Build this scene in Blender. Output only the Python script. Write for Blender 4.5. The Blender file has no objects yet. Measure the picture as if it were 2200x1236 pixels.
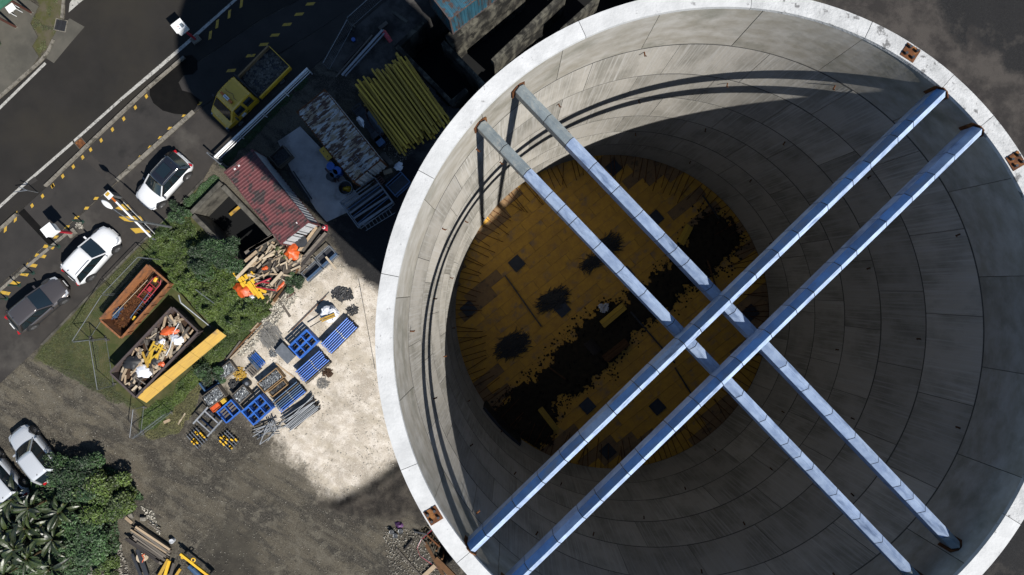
import bpy, bmesh, math, random
import numpy as np
from mathutils import Vector, Matrix, Quaternion
random.seed(7); RNG = np.random.default_rng(11)
SC = bpy.context.scene
COL = SC.collection
R = math.radians
# ------------------------------------------------------------------ camera, sky, sun, exposure
HC = 48.0            # drone height above the ground, looking straight down
FPX = 1467.0         # focal length of the 24 mm lens, in photograph pixels
def P(x, y, z=0.0):
    "point at height z that the photograph shows at pixel x, y"
    s = (HC - z) / FPX
    return Vector(((x - 1100) * s, -(y - 618) * s, z))
cam = bpy.data.cameras.new('camera'); camo = bpy.data.objects.new('camera', cam); COL.objects.link(camo)
camo.location = (0, 0, HC); camo.rotation_euler = (0, 0, 0)
cam.sensor_width = 36; cam.lens = 36 * FPX / 2200; cam.clip_start = 0.1; cam.clip_end = 3000
SC.camera = camo
SUN_AZ = R(-42.0); SUN_EL = R(49.8)
SDIR = Vector((math.cos(SUN_AZ) * math.cos(SUN_EL), math.sin(SUN_AZ) * math.cos(SUN_EL), math.sin(SUN_EL)))
w = bpy.data.worlds.new('World'); SC.world = w; w.use_nodes = True
nt = w.node_tree; sky = nt.nodes.new('ShaderNodeTexSky'); sky.sky_type = 'NISHITA'; sky.sun_disc = False
sky.sun_elevation = SUN_EL; sky.sun_rotation = math.atan2(SDIR.x, SDIR.y)
sky.air_density = 1.0; sky.dust_density = 0.0; sky.ozone_density = 3.0
bg = nt.nodes['Background']; bg.inputs[1].default_value = 0.065
nt.links.new(sky.outputs[0], bg.inputs[0])
sl = bpy.data.lights.new('sun', 'SUN'); sl.energy = 5.0; sl.angle = R(0.53); sl.color = (1, .955, .89)
so = bpy.data.objects.new('sun', sl); COL.objects.link(so); so.location = SDIR * 100
so.rotation_euler = (-SDIR).to_track_quat('-Z', 'Y').to_euler()
SC.view_settings.view_transform = 'Standard'; SC.view_settings.look = 'None'
SC.view_settings.gamma = 1; SC.view_settings.exposure = 1.25
SC.view_settings.use_curve_mapping = False
SC.render.engine = 'CYCLES'; SC.cycles.diffuse_bounces = 1; SC.cycles.max_bounces = 6

# ------------------------------------------------------------------ materials
MATS = {}
# overall reflectance of each material family
KEEP = dict(banana_leaf=.42, bag_white=.8, deck_yellow=1.9, yard_concrete=1.5, maroon_roof=.72, rusty_roof=.9, truck_yellow=.9, basin_concrete=.42, deck_edge=1.1, galvanised=1.0, shade_blue_film=1.0, weathered_sheet=.85, asphalt=.28, lane_asphalt=.48, parking_asphalt=.50, old_concrete=.5, pavement=.5, wall_concrete=.83, top_lift_concrete=.83, rim_concrete=.66, glass=1, car_black=1, foliage=.58, dark_foliage=.70, lawn=.7, white_paint=.85, car_white=.85, yellow_timber=1.0, blue_steel=1.0, yellow_steel=.9)
def mat(name, c1, c2=None, scale=2.0, rough=.8, metal=0.0, bump=0.0, bscale=None, stretch=(1, 1, 1), var=0.0,
        detail=6, lo=.35, hi=.65, c3=None, s3=.6, lo3=.5, hi3=.62, spec=.5, st3=(1, 1, 1), attr=None, coat=0):
    k = KEEP.get(name, .64) * .635; c1, c2, c3 = [tuple(v * k for v in c) if c is not None else None for c in (c1, c2, c3)]
    m = bpy.data.materials.new(name); m.use_nodes = True; MATS[name] = m
    t = m.node_tree; N = t.nodes; L = t.links; b = N['Principled BSDF']
    b.inputs['Roughness'].default_value = rough; b.inputs['Metallic'].default_value = metal
    b.inputs['Specular IOR Level'].default_value = min(spec, .18) if rough >= .84 else spec
    if coat: b.inputs['Coat Weight'].default_value = coat; b.inputs['Coat Roughness'].default_value = .08
    tc = N.new('ShaderNodeTexCoord'); oi = N.new('ShaderNodeObjectInfo')
    off = N.new('ShaderNodeVectorMath'); off.operation = 'MULTIPLY_ADD'
    cmb = N.new('ShaderNodeCombineXYZ'); mul = N.new('ShaderNodeMath'); mul.operation = 'MULTIPLY'; mul.inputs[1].default_value = 57.0
    L.new(oi.outputs['Random'], mul.inputs[0])
    for i in range(3): L.new(mul.outputs[0], cmb.inputs[i])
    off.inputs[1].default_value = (1, 1, 1); L.new(tc.outputs['Object'], off.inputs[0]); L.new(cmb.outputs[0], off.inputs[2])
    def noise(sc, st, det):
        mp = N.new('ShaderNodeMapping'); mp.inputs['Scale'].default_value = st; L.new(off.outputs[0], mp.inputs[0])
        n = N.new('ShaderNodeTexNoise'); n.inputs['Scale'].default_value = sc; n.inputs['Detail'].default_value = det
        n.inputs['Roughness'].default_value = .62; L.new(mp.outputs[0], n.inputs['Vector']); return n
    def mix(f, a, bcol):
        x = N.new('ShaderNodeMix'); x.data_type = 'RGBA'
        L.new(f, x.inputs[0])
        for s, q in ((6, a), (7, bcol)):
            if isinstance(q, tuple): x.inputs[s].default_value = (*q, 1)
            else: L.new(q, x.inputs[s])
        return x.outputs[2]
    def ramp(o, a, bb):
        r = N.new('ShaderNodeMapRange'); r.inputs[1].default_value = a; r.inputs[2].default_value = bb; L.new(o, r.inputs[0]); return r.outputs[0]
    col = c1
    if c2 is not None:
        n1 = noise(scale, stretch, detail); col = mix(ramp(n1.outputs[0], lo, hi), c1, c2)
    if c3 is not None:
        n2 = noise(s3, st3, 8); col = mix(ramp(n2.outputs[0], lo3, hi3), col, c3)
    if attr:
        a = N.new('ShaderNodeAttribute'); a.attribute_name = attr
        h = N.new('ShaderNodeHueSaturation'); L.new(a.outputs['Fac'], h.inputs['Value'])
        if isinstance(col, tuple): h.inputs['Color'].default_value = (*col, 1)
        else: L.new(col, h.inputs['Color'])
        col = h.outputs[0]
    if var:
        mr = N.new('ShaderNodeMapRange'); mr.inputs[3].default_value = 1 - var; mr.inputs[4].default_value = 1 + var
        L.new(oi.outputs['Random'], mr.inputs[0])
        h = N.new('ShaderNodeHueSaturation'); L.new(mr.outputs[0], h.inputs['Value'])
        if isinstance(col, tuple): h.inputs['Color'].default_value = (*col, 1)
        else: L.new(col, h.inputs['Color'])
        col = h.outputs[0]
    if isinstance(col, tuple): b.inputs['Base Color'].default_value = (*col, 1)
    else: L.new(col, b.inputs['Base Color'])
    if bump:
        n3 = noise(bscale or scale * 4, stretch, 8); bp = N.new('ShaderNodeBump'); bp.inputs['Strength'].default_value = bump
        bp.inputs['Distance'].default_value = .05
        L.new(n3.outputs[0], bp.inputs['Height']); L.new(bp.outputs[0], b.inputs['Normal'])
    return m

mat('rim_concrete', (.74, .75, .75), (.60, .61, .61), 2.2, .9, bump=.25, bscale=14, var=.04, c3=(.34, .34, .34), s3=5, lo3=.63, hi3=.70)
mat('wall_concrete', (.43, .41, .37), (.26, .25, .22), .9, .85, bump=.18, bscale=9, stretch=(1, 1, .45), var=.15, lo=.42, hi=.64, c3=(.465, .455, .43), s3=2.6, lo3=.48, hi3=.68, st3=(7, 7, .13))
mat('top_lift_concrete', (.42, .405, .37), (.30, .28, .235), 1.6, .85, bump=.10, bscale=6, stretch=(1, 1, 1.6), var=.10, c3=(.21, .205, .17), s3=.9, lo3=.50, hi3=.70)
mat('rim_rough', (.70, .71, .71), (.52, .53, .53), 3.5, .95, bump=.5, bscale=18, var=.05, c3=(.22, .22, .22), s3=4.2, lo3=.58, hi3=.64)
KEEP['rim_rough'] = .6
mat('joint_concrete', (.13, .13, .125), (.09, .09, .085), 3, .95)
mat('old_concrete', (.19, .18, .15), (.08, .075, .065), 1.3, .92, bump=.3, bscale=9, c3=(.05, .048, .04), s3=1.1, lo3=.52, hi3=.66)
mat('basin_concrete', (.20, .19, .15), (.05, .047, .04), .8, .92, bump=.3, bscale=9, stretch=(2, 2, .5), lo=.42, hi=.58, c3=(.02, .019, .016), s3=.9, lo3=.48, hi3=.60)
mat('yard_concrete', (.26, .25, .24), (.19, .18, .175), 1.0, .9, bump=.15, bscale=14, c3=(.11, .105, .10), s3=.5, lo3=.52, hi3=.68)
mat('kerb_concrete', (.27, .25, .21), (.17, .155, .13), 4, .9, bump=.2, c3=(.08, .075, .06), s3=2, lo3=.54, hi3=.66)
mat('asphalt', (.058, .052, .046), (.042, .038, .034), .5, .9, bump=.18, bscale=60, c3=(.072, .063, .048), s3=.16, lo3=.46, hi3=.68, st3=(1, 1, 1))
mat('lane_asphalt', (.060, .055, .051), (.043, .040, .038), .6, .9, bump=.2, bscale=50, c3=(.026, .025, .024), s3=.45, lo3=.56, hi3=.70)
mat('parking_asphalt', (.067, .060, .054), (.045, .041, .038), .8, .92, bump=.22, bscale=40, c3=(.13, .12, .105), s3=.22, lo3=.53, hi3=.7)
mat('pavement', (.155, .145, .12), (.115, .11, .092), .9, .92, bump=.15, bscale=30, c3=(.10, .095, .08), s3=.4, lo3=.5, hi3=.62)
mat('road_paint', (.52, .51, .47), (.36, .35, .32), 5, .8, c3=(.09, .085, .08), s3=6, lo3=.56, hi3=.66)
mat('yellow_paint', (.62, .38, .015), (.48, .30, .03), 5, .75, c3=(.08, .07, .05), s3=5, lo3=.60, hi3=.70)
mat('black_patch', (.004, .004, .004), (.007, .0065, .006), 2, .86, spec=.08)
mat('galvanised', (.33, .415, .56), (.22, .29, .43), 3.4, .45, .05, bump=.10, bscale=9, var=.10, lo=.40, hi=.62, c3=(.10, .145, .24), s3=1.7, lo3=.54, hi3=.70, st3=(1, 4, 1.5))
mat('zinc', (.44, .46, .48), (.33, .35, .37), 3, .45, .3, var=.12)
mat('weathered_sheet', (.34, .39, .40), (.22, .26, .28), 5, .5, .2, bump=.1, bscale=12, var=.08, c3=(.44, .45, .42), s3=6, lo3=.55, hi3=.68)
mat('shade_blue_film', (.085, .225, .46), (.05, .15, .33), 3.5, .45, .05, var=.30, c3=(.13, .18, .27), s3=1.8, lo3=.50, hi3=.66, st3=(1, 3, 1))  # film colour that also carries the blue shade of the beam slopes
mat('steel_grey', (.34, .36, .38), (.24, .26, .28), 4, .45, .6, var=.15)
mat('dark_steel', (.06, .065, .075), (.035, .037, .042), 3, .5, .5, var=.2)
mat('rust', (.20, .075, .025), (.09, .035, .015), 5, .85, .1, bump=.2, c3=(.30, .13, .04), s3=4, lo3=.55, hi3=.65)
mat('orange_rust', (.36, .13, .03), (.24, .085, .025), 3, .8, .1, bump=.2, bscale=14, c3=(.14, .055, .02), s3=2.2, lo3=.5, hi3=.64)
mat('brown_steel', (.10, .07, .065), (.06, .045, .045), 3, .7, .2, c3=(.14, .09, .06), s3=3, lo3=.55, hi3=.65)
mat('black', (.008, .008, .009), (.014, .014, .015), 3, .6)
mat('rubber', (.016, .016, .017), (.024, .023, .022), 8, .8)
mat('white_paint', (.78, .79, .78), (.70, .71, .71), 2, .4, var=.02)
mat('red_paint', (.50, .02, .045), (.38, .02, .03), 3, .5)
mat('yellow_steel', (.68, .40, .012), (.55, .32, .012), 3, .5, var=.05, c3=(.22, .12, .03), s3=5, lo3=.64, hi3=.72)
mat('orange_plastic', (.80, .13, .012), (.66, .09, .01), 3, .5, bump=.3, bscale=18)
mat('blue_steel', (.022, .12, .46), (.018, .085, .34), 3, .45, .1, var=.2, c3=(.16, .15, .14), s3=6, lo3=.62, hi3=.72)
mat('blue_pale', (.06, .15, .30), (.045, .10, .2), 3, .5, .2, var=.2)
mat('deck_yellow', (.31, .165, .010), (.23, .118, .010), 3.0, .7, bump=.1, bscale=14, var=.07, c3=(.13, .085, .045), s3=1.6, lo3=.54, hi3=.70)
mat('deck_edge', (.24, .14, .05), (.17, .10, .045), 2, .8, var=.08, c3=(.09, .06, .03), s3=3, lo3=.54, hi3=.66)
mat('yellow_timber', (.52, .33, .012), (.36, .22, .010), 2, .65, var=.22, stretch=(.5, 6, 6), c3=(.12, .08, .02), s3=3.5, lo3=.60, hi3=.72)
mat('yellow_panel', (.56, .33, .018), (.42, .24, .018), 2.5, .7, stretch=(.4, 4, 1), var=.06, c3=(.17, .10, .03), s3=1.4, lo3=.60, hi3=.72)
mat('timber', (.44, .33, .21), (.30, .215, .13), 3, .8, stretch=(1, 7, 7), var=.30, bump=.1)
mat('pale_timber', (.58, .48, .35), (.46, .37, .25), 3, .8, stretch=(1, 7, 7), var=.18)
mat('grey_timber', (.20, .175, .145), (.12, .105, .09), 3, .9, stretch=(1, 7, 7), var=.35, bump=.15)
mat('dark_timber', (.055, .048, .045), (.035, .031, .03), 3, .9, stretch=(1, 6, 6), var=.35)
mat('brown_timber', (.17, .085, .035), (.10, .05, .022), 3, .85, stretch=(1, 6, 6), var=.25)
mat('crate_wood', (.36, .22, .09), (.24, .145, .06), 3, .8, stretch=(1, 7, 7), var=.12)
mat('maroon_roof', (.15, .026, .03), (.085, .02, .022), 1.6, .65, .15, bump=.15, bscale=10, c3=(.022, .011, .011), s3=1.5, lo3=.49, hi3=.58)
mat('container_white', (.68, .70, .72), (.56, .58, .61), 2, .55, c3=(.26, .19, .14), s3=4, lo3=.66, hi3=.74)
mat('rusty_roof', (.40, .40, .385), (.26, .20, .13), 1.4, .75, .1, bump=.2, bscale=10, stretch=(3, 1, 1), lo=.44, hi=.54, c3=(.060, .026, .014), s3=1.7, lo3=.505, hi3=.54, st3=(3, .9, 1))
mat('blue_container', (.020, .13, .20), (.012, .06, .09), 1.0, .6, .1, stretch=(2.5, 2.5, .35), c3=(.07, .033, .018), s3=1.1, lo3=.50, hi3=.60, st3=(3, 3, .4))
mat('glass', (.008, .014, .018), None, rough=.06, spec=.6)
mat('car_white', (.66, .67, .68), None, rough=.3, spec=.5, coat=.6)
mat('car_silver', (.74, .77, .80), None, rough=.2, metal=.25, coat=.8)
mat('car_brown', (.13, .115, .11), None, rough=.3, metal=.5, coat=.8)
mat('car_black', (.008, .008, .010), None, rough=.1, coat=1)
mat('alloy', (.42, .42, .42), None, rough=.35, metal=.8)
mat('lamp_clear', (.6, .63, .66), None, rough=.1, metal=.3)
mat('lamp_red', (.5, .01, .015), None, rough=.15)
mat('amber', (.62, .16, .015), None, rough=.2)
mat('truck_yellow', (.62, .37, .012), (.56, .33, .014), 2, .4, coat=.4)
mat('bag_white', (.74, .76, .80), (.66, .68, .74), 3, .75, bump=.5, bscale=5)
mat('tie_rods', (.30, .29, .27), (.20, .195, .18), 5, .6, .3, var=.2)
mat('clamps', (.33, .35, .36), (.16, .17, .18), 6, .5, .5, attr='tone')
mat('tangle_black', (.03, .031, .034), (.02, .02, .021), 5, .7, attr='tone')
mat('foliage', (.085, .125, .020), (.045, .085, .014), .8, .6, attr='tone', spec=.3)
mat('dark_foliage', (.036, .076, .022), (.024, .054, .018), .8, .6, attr='tone', spec=.3)
mat('dry_grass', (.17, .155, .05), (.10, .11, .03), .6, .8, attr='tone')
mat('lawn', (.075, .088, .024), (.055, .070, .018), .7, .8, attr='tone')
mat('banana_leaf', (.060, .085, .012), (.030, .055, .010), 1.5, .45, var=.6, c3=(.17, .15, .025), s3=1.2, lo3=.62, hi3=.72)
mat('stem', (.09, .065, .03), None, rough=.9)
mat('rubble', (.42, .39, .33), (.30, .28, .24), 3, .9, attr='tone')
mat('pale_stone', (.62, .58, .49), (.48, .45, .38), 3, .9, attr='tone')
mat('green_roof', (.04, .17, .10), (.03, .13, .08), 3, .6)
mat('green_post', (.012, .045, .03), None, rough=.5)
mat('red_brown', (.10, .03, .016), (.07, .022, .014), 3, .6)
mat('screen_grey', (.18, .22, .25), None, rough=.3)
mat('letter_blue', (.02, .04, .16), None, rough=.6)
mat('pit_water', (.004, .0045, .005), None, rough=.7, spec=.15)
mat('purple_plastic', (.10, .03, .12), None, rough=.5)

# ------------------------------------------------------------------ mesh helpers
class MB:
    def __init__(s): s.v = []; s.f = []; s.m = []
    def add(s, vs, fs, mi=0):
        o = len(s.v); s.v += [tuple(v) for v in vs]; s.f += [tuple(i + o for i in f) for f in fs]; s.m += [mi] * len(fs); return s
    BF = [(0, 3, 2, 1), (4, 5, 6, 7), (0, 1, 5, 4), (1, 2, 6, 5), (2, 3, 7, 6), (3, 0, 4, 7)]
    def box(s, c, d, rz=0, mi=0, M=None):
        x, y, z = d[0] / 2, d[1] / 2, d[2] / 2
        q = [Vector(p) for p in ((-x, -y, -z), (x, -y, -z), (x, y, -z), (-x, y, -z), (-x, -y, z), (x, -y, z), (x, y, z), (-x, y, z))]
        if M is None: M = Matrix.Rotation(rz, 3, 'Z')
        return s.add([M @ p + Vector(c) for p in q], s.BF, mi)
    def bar(s, p, q, w, h, mi=0):
        p = Vector(p); q = Vector(q); d = (q - p); l = d.length; x = d / l
        y = Vector((0, 0, 1)).cross(x)
        if y.length < 1e-4: y = Vector((0, 1, 0))
        y.normalize(); z = x.cross(y)
        M = Matrix((x, y, z)).transposed()
        return s.box((p + q) / 2, (l, w, h), 0, mi, M)
    def tube(s, p, q, r, n=8, mi=0, r2=None):
        p = Vector(p); q = Vector(q); d = (q - p).normalized(); a = d.orthogonal().normalized(); b = d.cross(a); r2 = r if r2 is None else r2
        vs = [p + (a * math.cos(t) + b * math.sin(t)) * r for t in [2 * math.pi * i / n for i in range(n)]]
        vs += [q + (a * math.cos(t) + b * math.sin(t)) * r2 for t in [2 * math.pi * i / n for i in range(n)]]
        fs = [(i, (i + 1) % n, n + (i + 1) % n, n + i) for i in range(n)] + [tuple(range(n))[::-1], tuple(range(n, 2 * n))]
        return s.add(vs, fs, mi)
    def path(s, pts, r, n=6, mi=0):
        for a, b in zip(pts[:-1], pts[1:]): s.tube(a, b, r, n, mi)
        return s
    def prism(s, poly, z0, z1, mi=0):
        n = len(poly); A = sum(poly[i][0] * poly[(i + 1) % n][1] - poly[(i + 1) % n][0] * poly[i][1] for i in range(n))
        if A < 0: poly = poly[::-1]
        vs = [(p[0], p[1], z0) for p in poly] + [(p[0], p[1], z1) for p in poly]
        fs = [tuple(range(n))[::-1], tuple(range(n, 2 * n))] + [(i, (i + 1) % n, n + (i + 1) % n, n + i) for i in range(n)]
        return s.add(vs, fs, mi)
    def loft(s, secs, mi=0, caps=True):
        n = len(secs[0]); o = []
        for q in secs: o += list(q)
        fs = []
        for i in range(len(secs) - 1):
            for j in range(n):
                a = i * n + j; b = i * n + (j + 1) % n
                fs.append((a, b, b + n, a + n))
        if caps: fs += [tuple(range(n))[::-1], tuple(range((len(secs) - 1) * n, len(secs) * n))]
        return s.add(o, fs, mi)
    def mesh(s, name, mats, smooth=False, tone=None):
        me = bpy.data.meshes.new(name); me.from_pydata(s.v, [], s.f); 
        for m in (mats if isinstance(mats, (list, tuple)) else [mats]): me.materials.append(MATS[m])
        if len(set(s.m)) > 1: me.polygons.foreach_set('material_index', s.m)
        if smooth: me.polygons.foreach_set('use_smooth', [True] * len(s.f))
        if tone is not None:
            at = me.attributes.new('tone', 'FLOAT', 'POINT'); at.data.foreach_set('value', tone)
        me.update()
        bm = bmesh.new(); bm.from_mesh(me); bmesh.ops.recalc_face_normals(bm, faces=bm.faces); bm.to_mesh(me); bm.free()
        return me
    def obj(s, name, mats, parent=None, smooth=False, **kw):
        return link(s.mesh(name, mats, smooth), name, parent, **kw)
def link(me, name, parent=None, loc=(0, 0, 0), rot=(0, 0, 0), scale=(1, 1, 1)):
    o = bpy.data.objects.new(name, me); COL.objects.link(o)
    o.location = loc; o.rotation_euler = rot; o.scale = scale
    if parent: o.parent = parent
    return o
def tag(o, label=None, cat=None, group=None, kind=None):
    for k, v in (('label', label), ('category', cat), ('group', group), ('kind', kind)):
        if v: o[k] = v
    return o
def thing(name, label, cat, loc=(0, 0, 0), rz=0, group=None):
    o = bpy.data.objects.new(name, None); COL.objects.link(o); o.location = loc; o.rotation_euler = (0, 0, rz)
    o.empty_display_size = .2
    return tag(o, label, cat, group)
def ang(a, b): return math.atan2(-(b[1] - a[1]), b[0] - a[0])
def pxpoly(pts, z=0): return [tuple(P(x, y, z)[:2]) for x, y in pts]
_cube = {}
def cube(m):
    if m not in _cube: _cube[m] = MB().box((0, 0, 0), (1, 1, 1)).mesh('plank_' + m, m)
    return _cube[m]
def smoothed(o, lv=1):
    md = o.modifiers.new('s', 'SUBSURF'); md.levels = lv; md.render_levels = lv; return o
def bevel(o, wd=.02, seg=2):
    md = o.modifiers.new('b', 'BEVEL'); md.width = wd; md.segments = seg; md.limit_method = 'ANGLE'; return o
def sdf(pts, X, Y):
    "signed distance, positive inside"
    n = len(pts); d = np.full(X.shape, 1e9); ins = np.zeros(X.shape, bool)
    for i in range(n):
        ax, ay = pts[i]; bx, by = pts[(i + 1) % n]; ex, ey = bx - ax, by - ay
        t = np.clip(((X - ax) * ex + (Y - ay) * ey) / (ex * ex + ey * ey + 1e-12), 0, 1)
        d = np.minimum(d, np.hypot(X - ax - t * ex, Y - ay - t * ey))
        c = ((ay > Y) != (by > Y)) & (X < (bx - ax) * (Y - ay) / ((by - ay) if by != ay else 1e-9) + ax); ins ^= c
    return np.where(ins, d, -d)
def vnoise(X, Y, s, seed=0):
    "value noise in 0..1"
    x = X * s + 100 + seed * 17.3; y = Y * s + 100 + seed * 9.1
    xi = np.floor(x).astype(int); yi = np.floor(y).astype(int); fx = x - xi; fy = y - yi
    fx = fx * fx * (3 - 2 * fx); fy = fy * fy * (3 - 2 * fy)
    def h(a, b):
        v = np.sin(a * 127.1 + b * 311.7 + seed * 74.7) * 43758.5453; return v - np.floor(v)
    return (h(xi, yi) * (1 - fx) + h(xi + 1, yi) * fx) * (1 - fy) + (h(xi, yi + 1) * (1 - fx) + h(xi + 1, yi + 1) * fx) * fy
def inside(pts, n, pad=0):
    "n random points in a pixel polygon, as world x, y"
    w_ = pxpoly(pts); xs = [p[0] for p in w_]; ys = [p[1] for p in w_]; ox = []; oy = []
    got = 0
    while got < n:
        X = RNG.uniform(min(xs), max(xs), n); Y = RNG.uniform(min(ys), max(ys), n); k = sdf(w_, X, Y) > pad
        ox.append(X[k]); oy.append(Y[k]); got += k.sum()
    return np.concatenate(ox)[:n], np.concatenate(oy)[:n]
# ------------------------------------------------------------------ ground
GRAVEL = [(585,655),(615,625),(660,592),(705,553),(740,568),(770,588),(812,612),(900,700),(900,960),(848,1000),(815,1022),(770,1050),(735,1070),(690,1052),(655,1005),(612,985),(600,945),(575,905),(545,880),(515,850),(480,800),(500,765),(540,735),(575,690)]
PAINTED_SHADE = [(702,476),(745,452),(800,425),(875,335),(905,345),(965,300),(1000,330),(960,620),(815,625),(770,590),(745,570),(722,545),(706,510)]  # silo shade beside the gravel, painted black into the ground colour
WETSOIL = [(860,985),(960,1040),(940,1130),(880,1110),(850,1125),(790,1120),(720,1108),(690,1085),(740,1068),(800,1035),(835,1010)]
PUDDLE = [(470,1140),(505,1120),(540,1150),(575,1260),(470,1280),(440,1200)]
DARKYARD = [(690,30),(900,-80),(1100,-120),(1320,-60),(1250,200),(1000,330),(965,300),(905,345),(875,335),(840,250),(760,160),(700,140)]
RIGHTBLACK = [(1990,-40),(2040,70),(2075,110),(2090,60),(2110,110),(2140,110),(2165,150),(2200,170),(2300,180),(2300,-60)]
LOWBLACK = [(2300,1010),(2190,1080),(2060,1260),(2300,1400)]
RIGHTGREY = [(1700,-80),(2000,-80),(2300,-80),(2300,420),(2180,400),(1900,200)]
GRASS = [(437,388),(395,435),(322,508),(291,536),(92,742),(72,772),(150,800),(230,850),(290,880),(300,930),(320,945),(370,900),(410,850),(450,770),(500,715),(590,650),(560,600),(520,540),(420,460)]
VERGE = [(84,10),(62,-40),(130,-40),(133,35),(120,70),(100,105),(84,122),(70,100),(82,80),(66,50)]
PIT1 = [(412,458),(472,397),(585,515),(525,572)]
PIT2 = [(858,99),(905,57),(955,20),(1000,-60),(1400,-60),(1345,30),(1195,120),(1036,215),(1000,238),(962,225)]
PIT3 = [(896,1140),(925,1128),(985,1195),(950,1215)]
gx = np.concatenate([[-400, -200, -100, -60, -48], np.arange(-41, 41.01, .16), [48, 60, 100, 200, 400]])
gy = np.concatenate([[-400, -200, -100, -60, -34], np.arange(-25, 25.01, .16), [34, 60, 100, 200, 400]])
GX, GY = np.meshgrid(gx, gy)
core = (np.abs(GX) < 42) & (np.abs(GY) < 26)
GZ = -.035 + .03 * vnoise(GX, GY, .7, 1) * core
S = {}
for k, poly in dict(gravel=GRAVEL, shade_and_black=PAINTED_SHADE, wet=WETSOIL, puddle=PUDDLE, dyard=DARKYARD, rblack=RIGHTBLACK, lblack=LOWBLACK, rgrey=RIGHTGREY, grass=GRASS).items():
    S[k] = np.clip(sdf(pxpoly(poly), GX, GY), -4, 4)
S['shade_and_black'] = np.maximum(S['shade_and_black'], np.maximum(S['rblack'], S['lblack']))  # painted silo shade merged with the real black ground patches
S['verge'] = np.clip(sdf(pxpoly(VERGE), GX, GY), -4, 4)
gm = np.clip(S['gravel'] / .6, 0, 1); wm = np.clip(S['wet'] / .5, 0, 1)
GZ += gm * (.05 * vnoise(GX, GY, 2.2, 3) + .03 * vnoise(GX, GY, 5, 4))
GZ += wm * (.30 * vnoise(GX, GY, 1.1, 5) + .20 * vnoise(GX, GY, 2.6, 6))
gr = np.clip(S['grass'] / .8, 0, 1); GZ += gr * (.10 * vnoise(GX, GY, .6, 7))
for poly, dep in ((PIT1, 2.6), (PIT2, 4.2), (PIT3, 1.5)):
    GZ -= dep * (sdf(pxpoly(poly), GX, GY) > .05)
ny, nx = GX.shape
verts = np.stack([GX, GY, GZ], -1).reshape(-1, 3)
idx = np.arange(nx * ny).reshape(ny, nx)
faces = np.stack([idx[:-1, :-1], idx[:-1, 1:], idx[1:, 1:], idx[1:, :-1]], -1).reshape(-1, 4)
me = bpy.data.meshes.new('ground'); me.vertices.add(len(verts)); me.vertices.foreach_set('co', verts.ravel())
me.loops.add(faces.size); me.loops.foreach_set('vertex_index', faces.ravel()); me.polygons.add(len(faces))
me.polygons.foreach_set('loop_start', np.arange(0, faces.size, 4)); me.update(calc_edges=True); me.validate()
for k in ('gravel', 'shade_and_black', 'wet', 'puddle', 'dyard', 'rgrey', 'grass', 'verge'):
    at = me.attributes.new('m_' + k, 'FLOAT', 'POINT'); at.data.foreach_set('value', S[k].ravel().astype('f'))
gmat = bpy.data.materials.new('ground'); gmat.use_nodes = True; MATS['ground'] = gmat
t = gmat.node_tree; N = t.nodes; L = t.links; b = N['Principled BSDF']; b.inputs['Roughness'].default_value = .95; b.inputs['Specular IOR Level'].default_value = .15
tc = N.new('ShaderNodeTexCoord')
def gn(sc, det=8, rg=.62, st=(1, 1, 1), rot=0, tex=False):
    mp = N.new('ShaderNodeMapping'); mp.vector_type = 'TEXTURE' if tex else 'POINT'; mp.inputs['Scale'].default_value = st; mp.inputs['Rotation'].default_value = (0, 0, rot); L.new(tc.outputs['Object'], mp.inputs[0])
    n = N.new('ShaderNodeTexNoise'); n.inputs['Scale'].default_value = sc; n.inputs['Detail'].default_value = det; n.inputs['Roughness'].default_value = rg
    L.new(mp.outputs[0], n.inputs['Vector']); return n.outputs[0]
def gr_(o, a, bb, c=0, d=1):
    r = N.new('ShaderNodeMapRange'); r.inputs[1].default_value = a; r.inputs[2].default_value = bb; r.inputs[3].default_value = c; r.inputs[4].default_value = d; L.new(o, r.inputs[0]); return r.outputs[0]
def gmix(f, a, c):
    x = N.new('ShaderNodeMix'); x.data_type = 'RGBA'
    if isinstance(f, float): x.inputs[0].default_value = f
    else: L.new(f, x.inputs[0])
    for s, q in ((6, a), (7, c)):
        if isinstance(q, tuple): x.inputs[s].default_value = (*q, 1)
        else: L.new(q, x.inputs[s])
    return x.outputs[2]
def gmath(op, a, bb):
    m = N.new('ShaderNodeMath'); m.operation = op
    for i, q in enumerate((a, bb)):
        if isinstance(q, (int, float)): m.inputs[i].default_value = q
        else: L.new(q, m.inputs[i])
    return m.outputs[0]
edge = gmath('ADD', gmath('MULTIPLY', gmath('SUBTRACT', gn(.9), .5), 2.6), gmath('MULTIPLY', gmath('SUBTRACT', gn(7, 8, .7), .5), 1.2))
def mask(name, soft, wob=1.0):
    a = N.new('ShaderNodeAttribute'); a.attribute_name = 'm_' + name
    return gr_(gmath('ADD', a.outputs['Fac'], gmath('MULTIPLY', edge, wob)), -soft, soft)
fine = gn(22, 8, .7); mid = gn(1.3); big = gn(.16, 5); trk = gn(.55, 7, .64, (2.9, .62, 1), R(-31), True)
big2 = gn(.07, 4); blot = gn(.42, 7, .68)
dirt = gmix(gr_(big, .44, .56), (0.02149, 0.01856, 0.01465), (0.04298, 0.03712, 0.02735))
dirt = gmix(gr_(big2, .49, .57), dirt, (0.05763, 0.04982, 0.03614))
dirt = gmix(gr_(trk, .47, .56, 0, .85), dirt, (0.01612, 0.01465, 0.0127))
dirt = gmix(gr_(trk, .44, .36, 0, .8), dirt, (0.05617, 0.05031, 0.03907))
dirt = gmix(gr_(blot, .52, .60, 0, .8), dirt, (0.01465, 0.01319, 0.01123))
dirt = gmix(gr_(mid, .53, .62, 0, .85), dirt, (0.05861, 0.05275, 0.04103))
dirt = gmix(gr_(fine, .52, .62, 0, .9), dirt, (0.07326, 0.06739, 0.05372))
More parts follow.
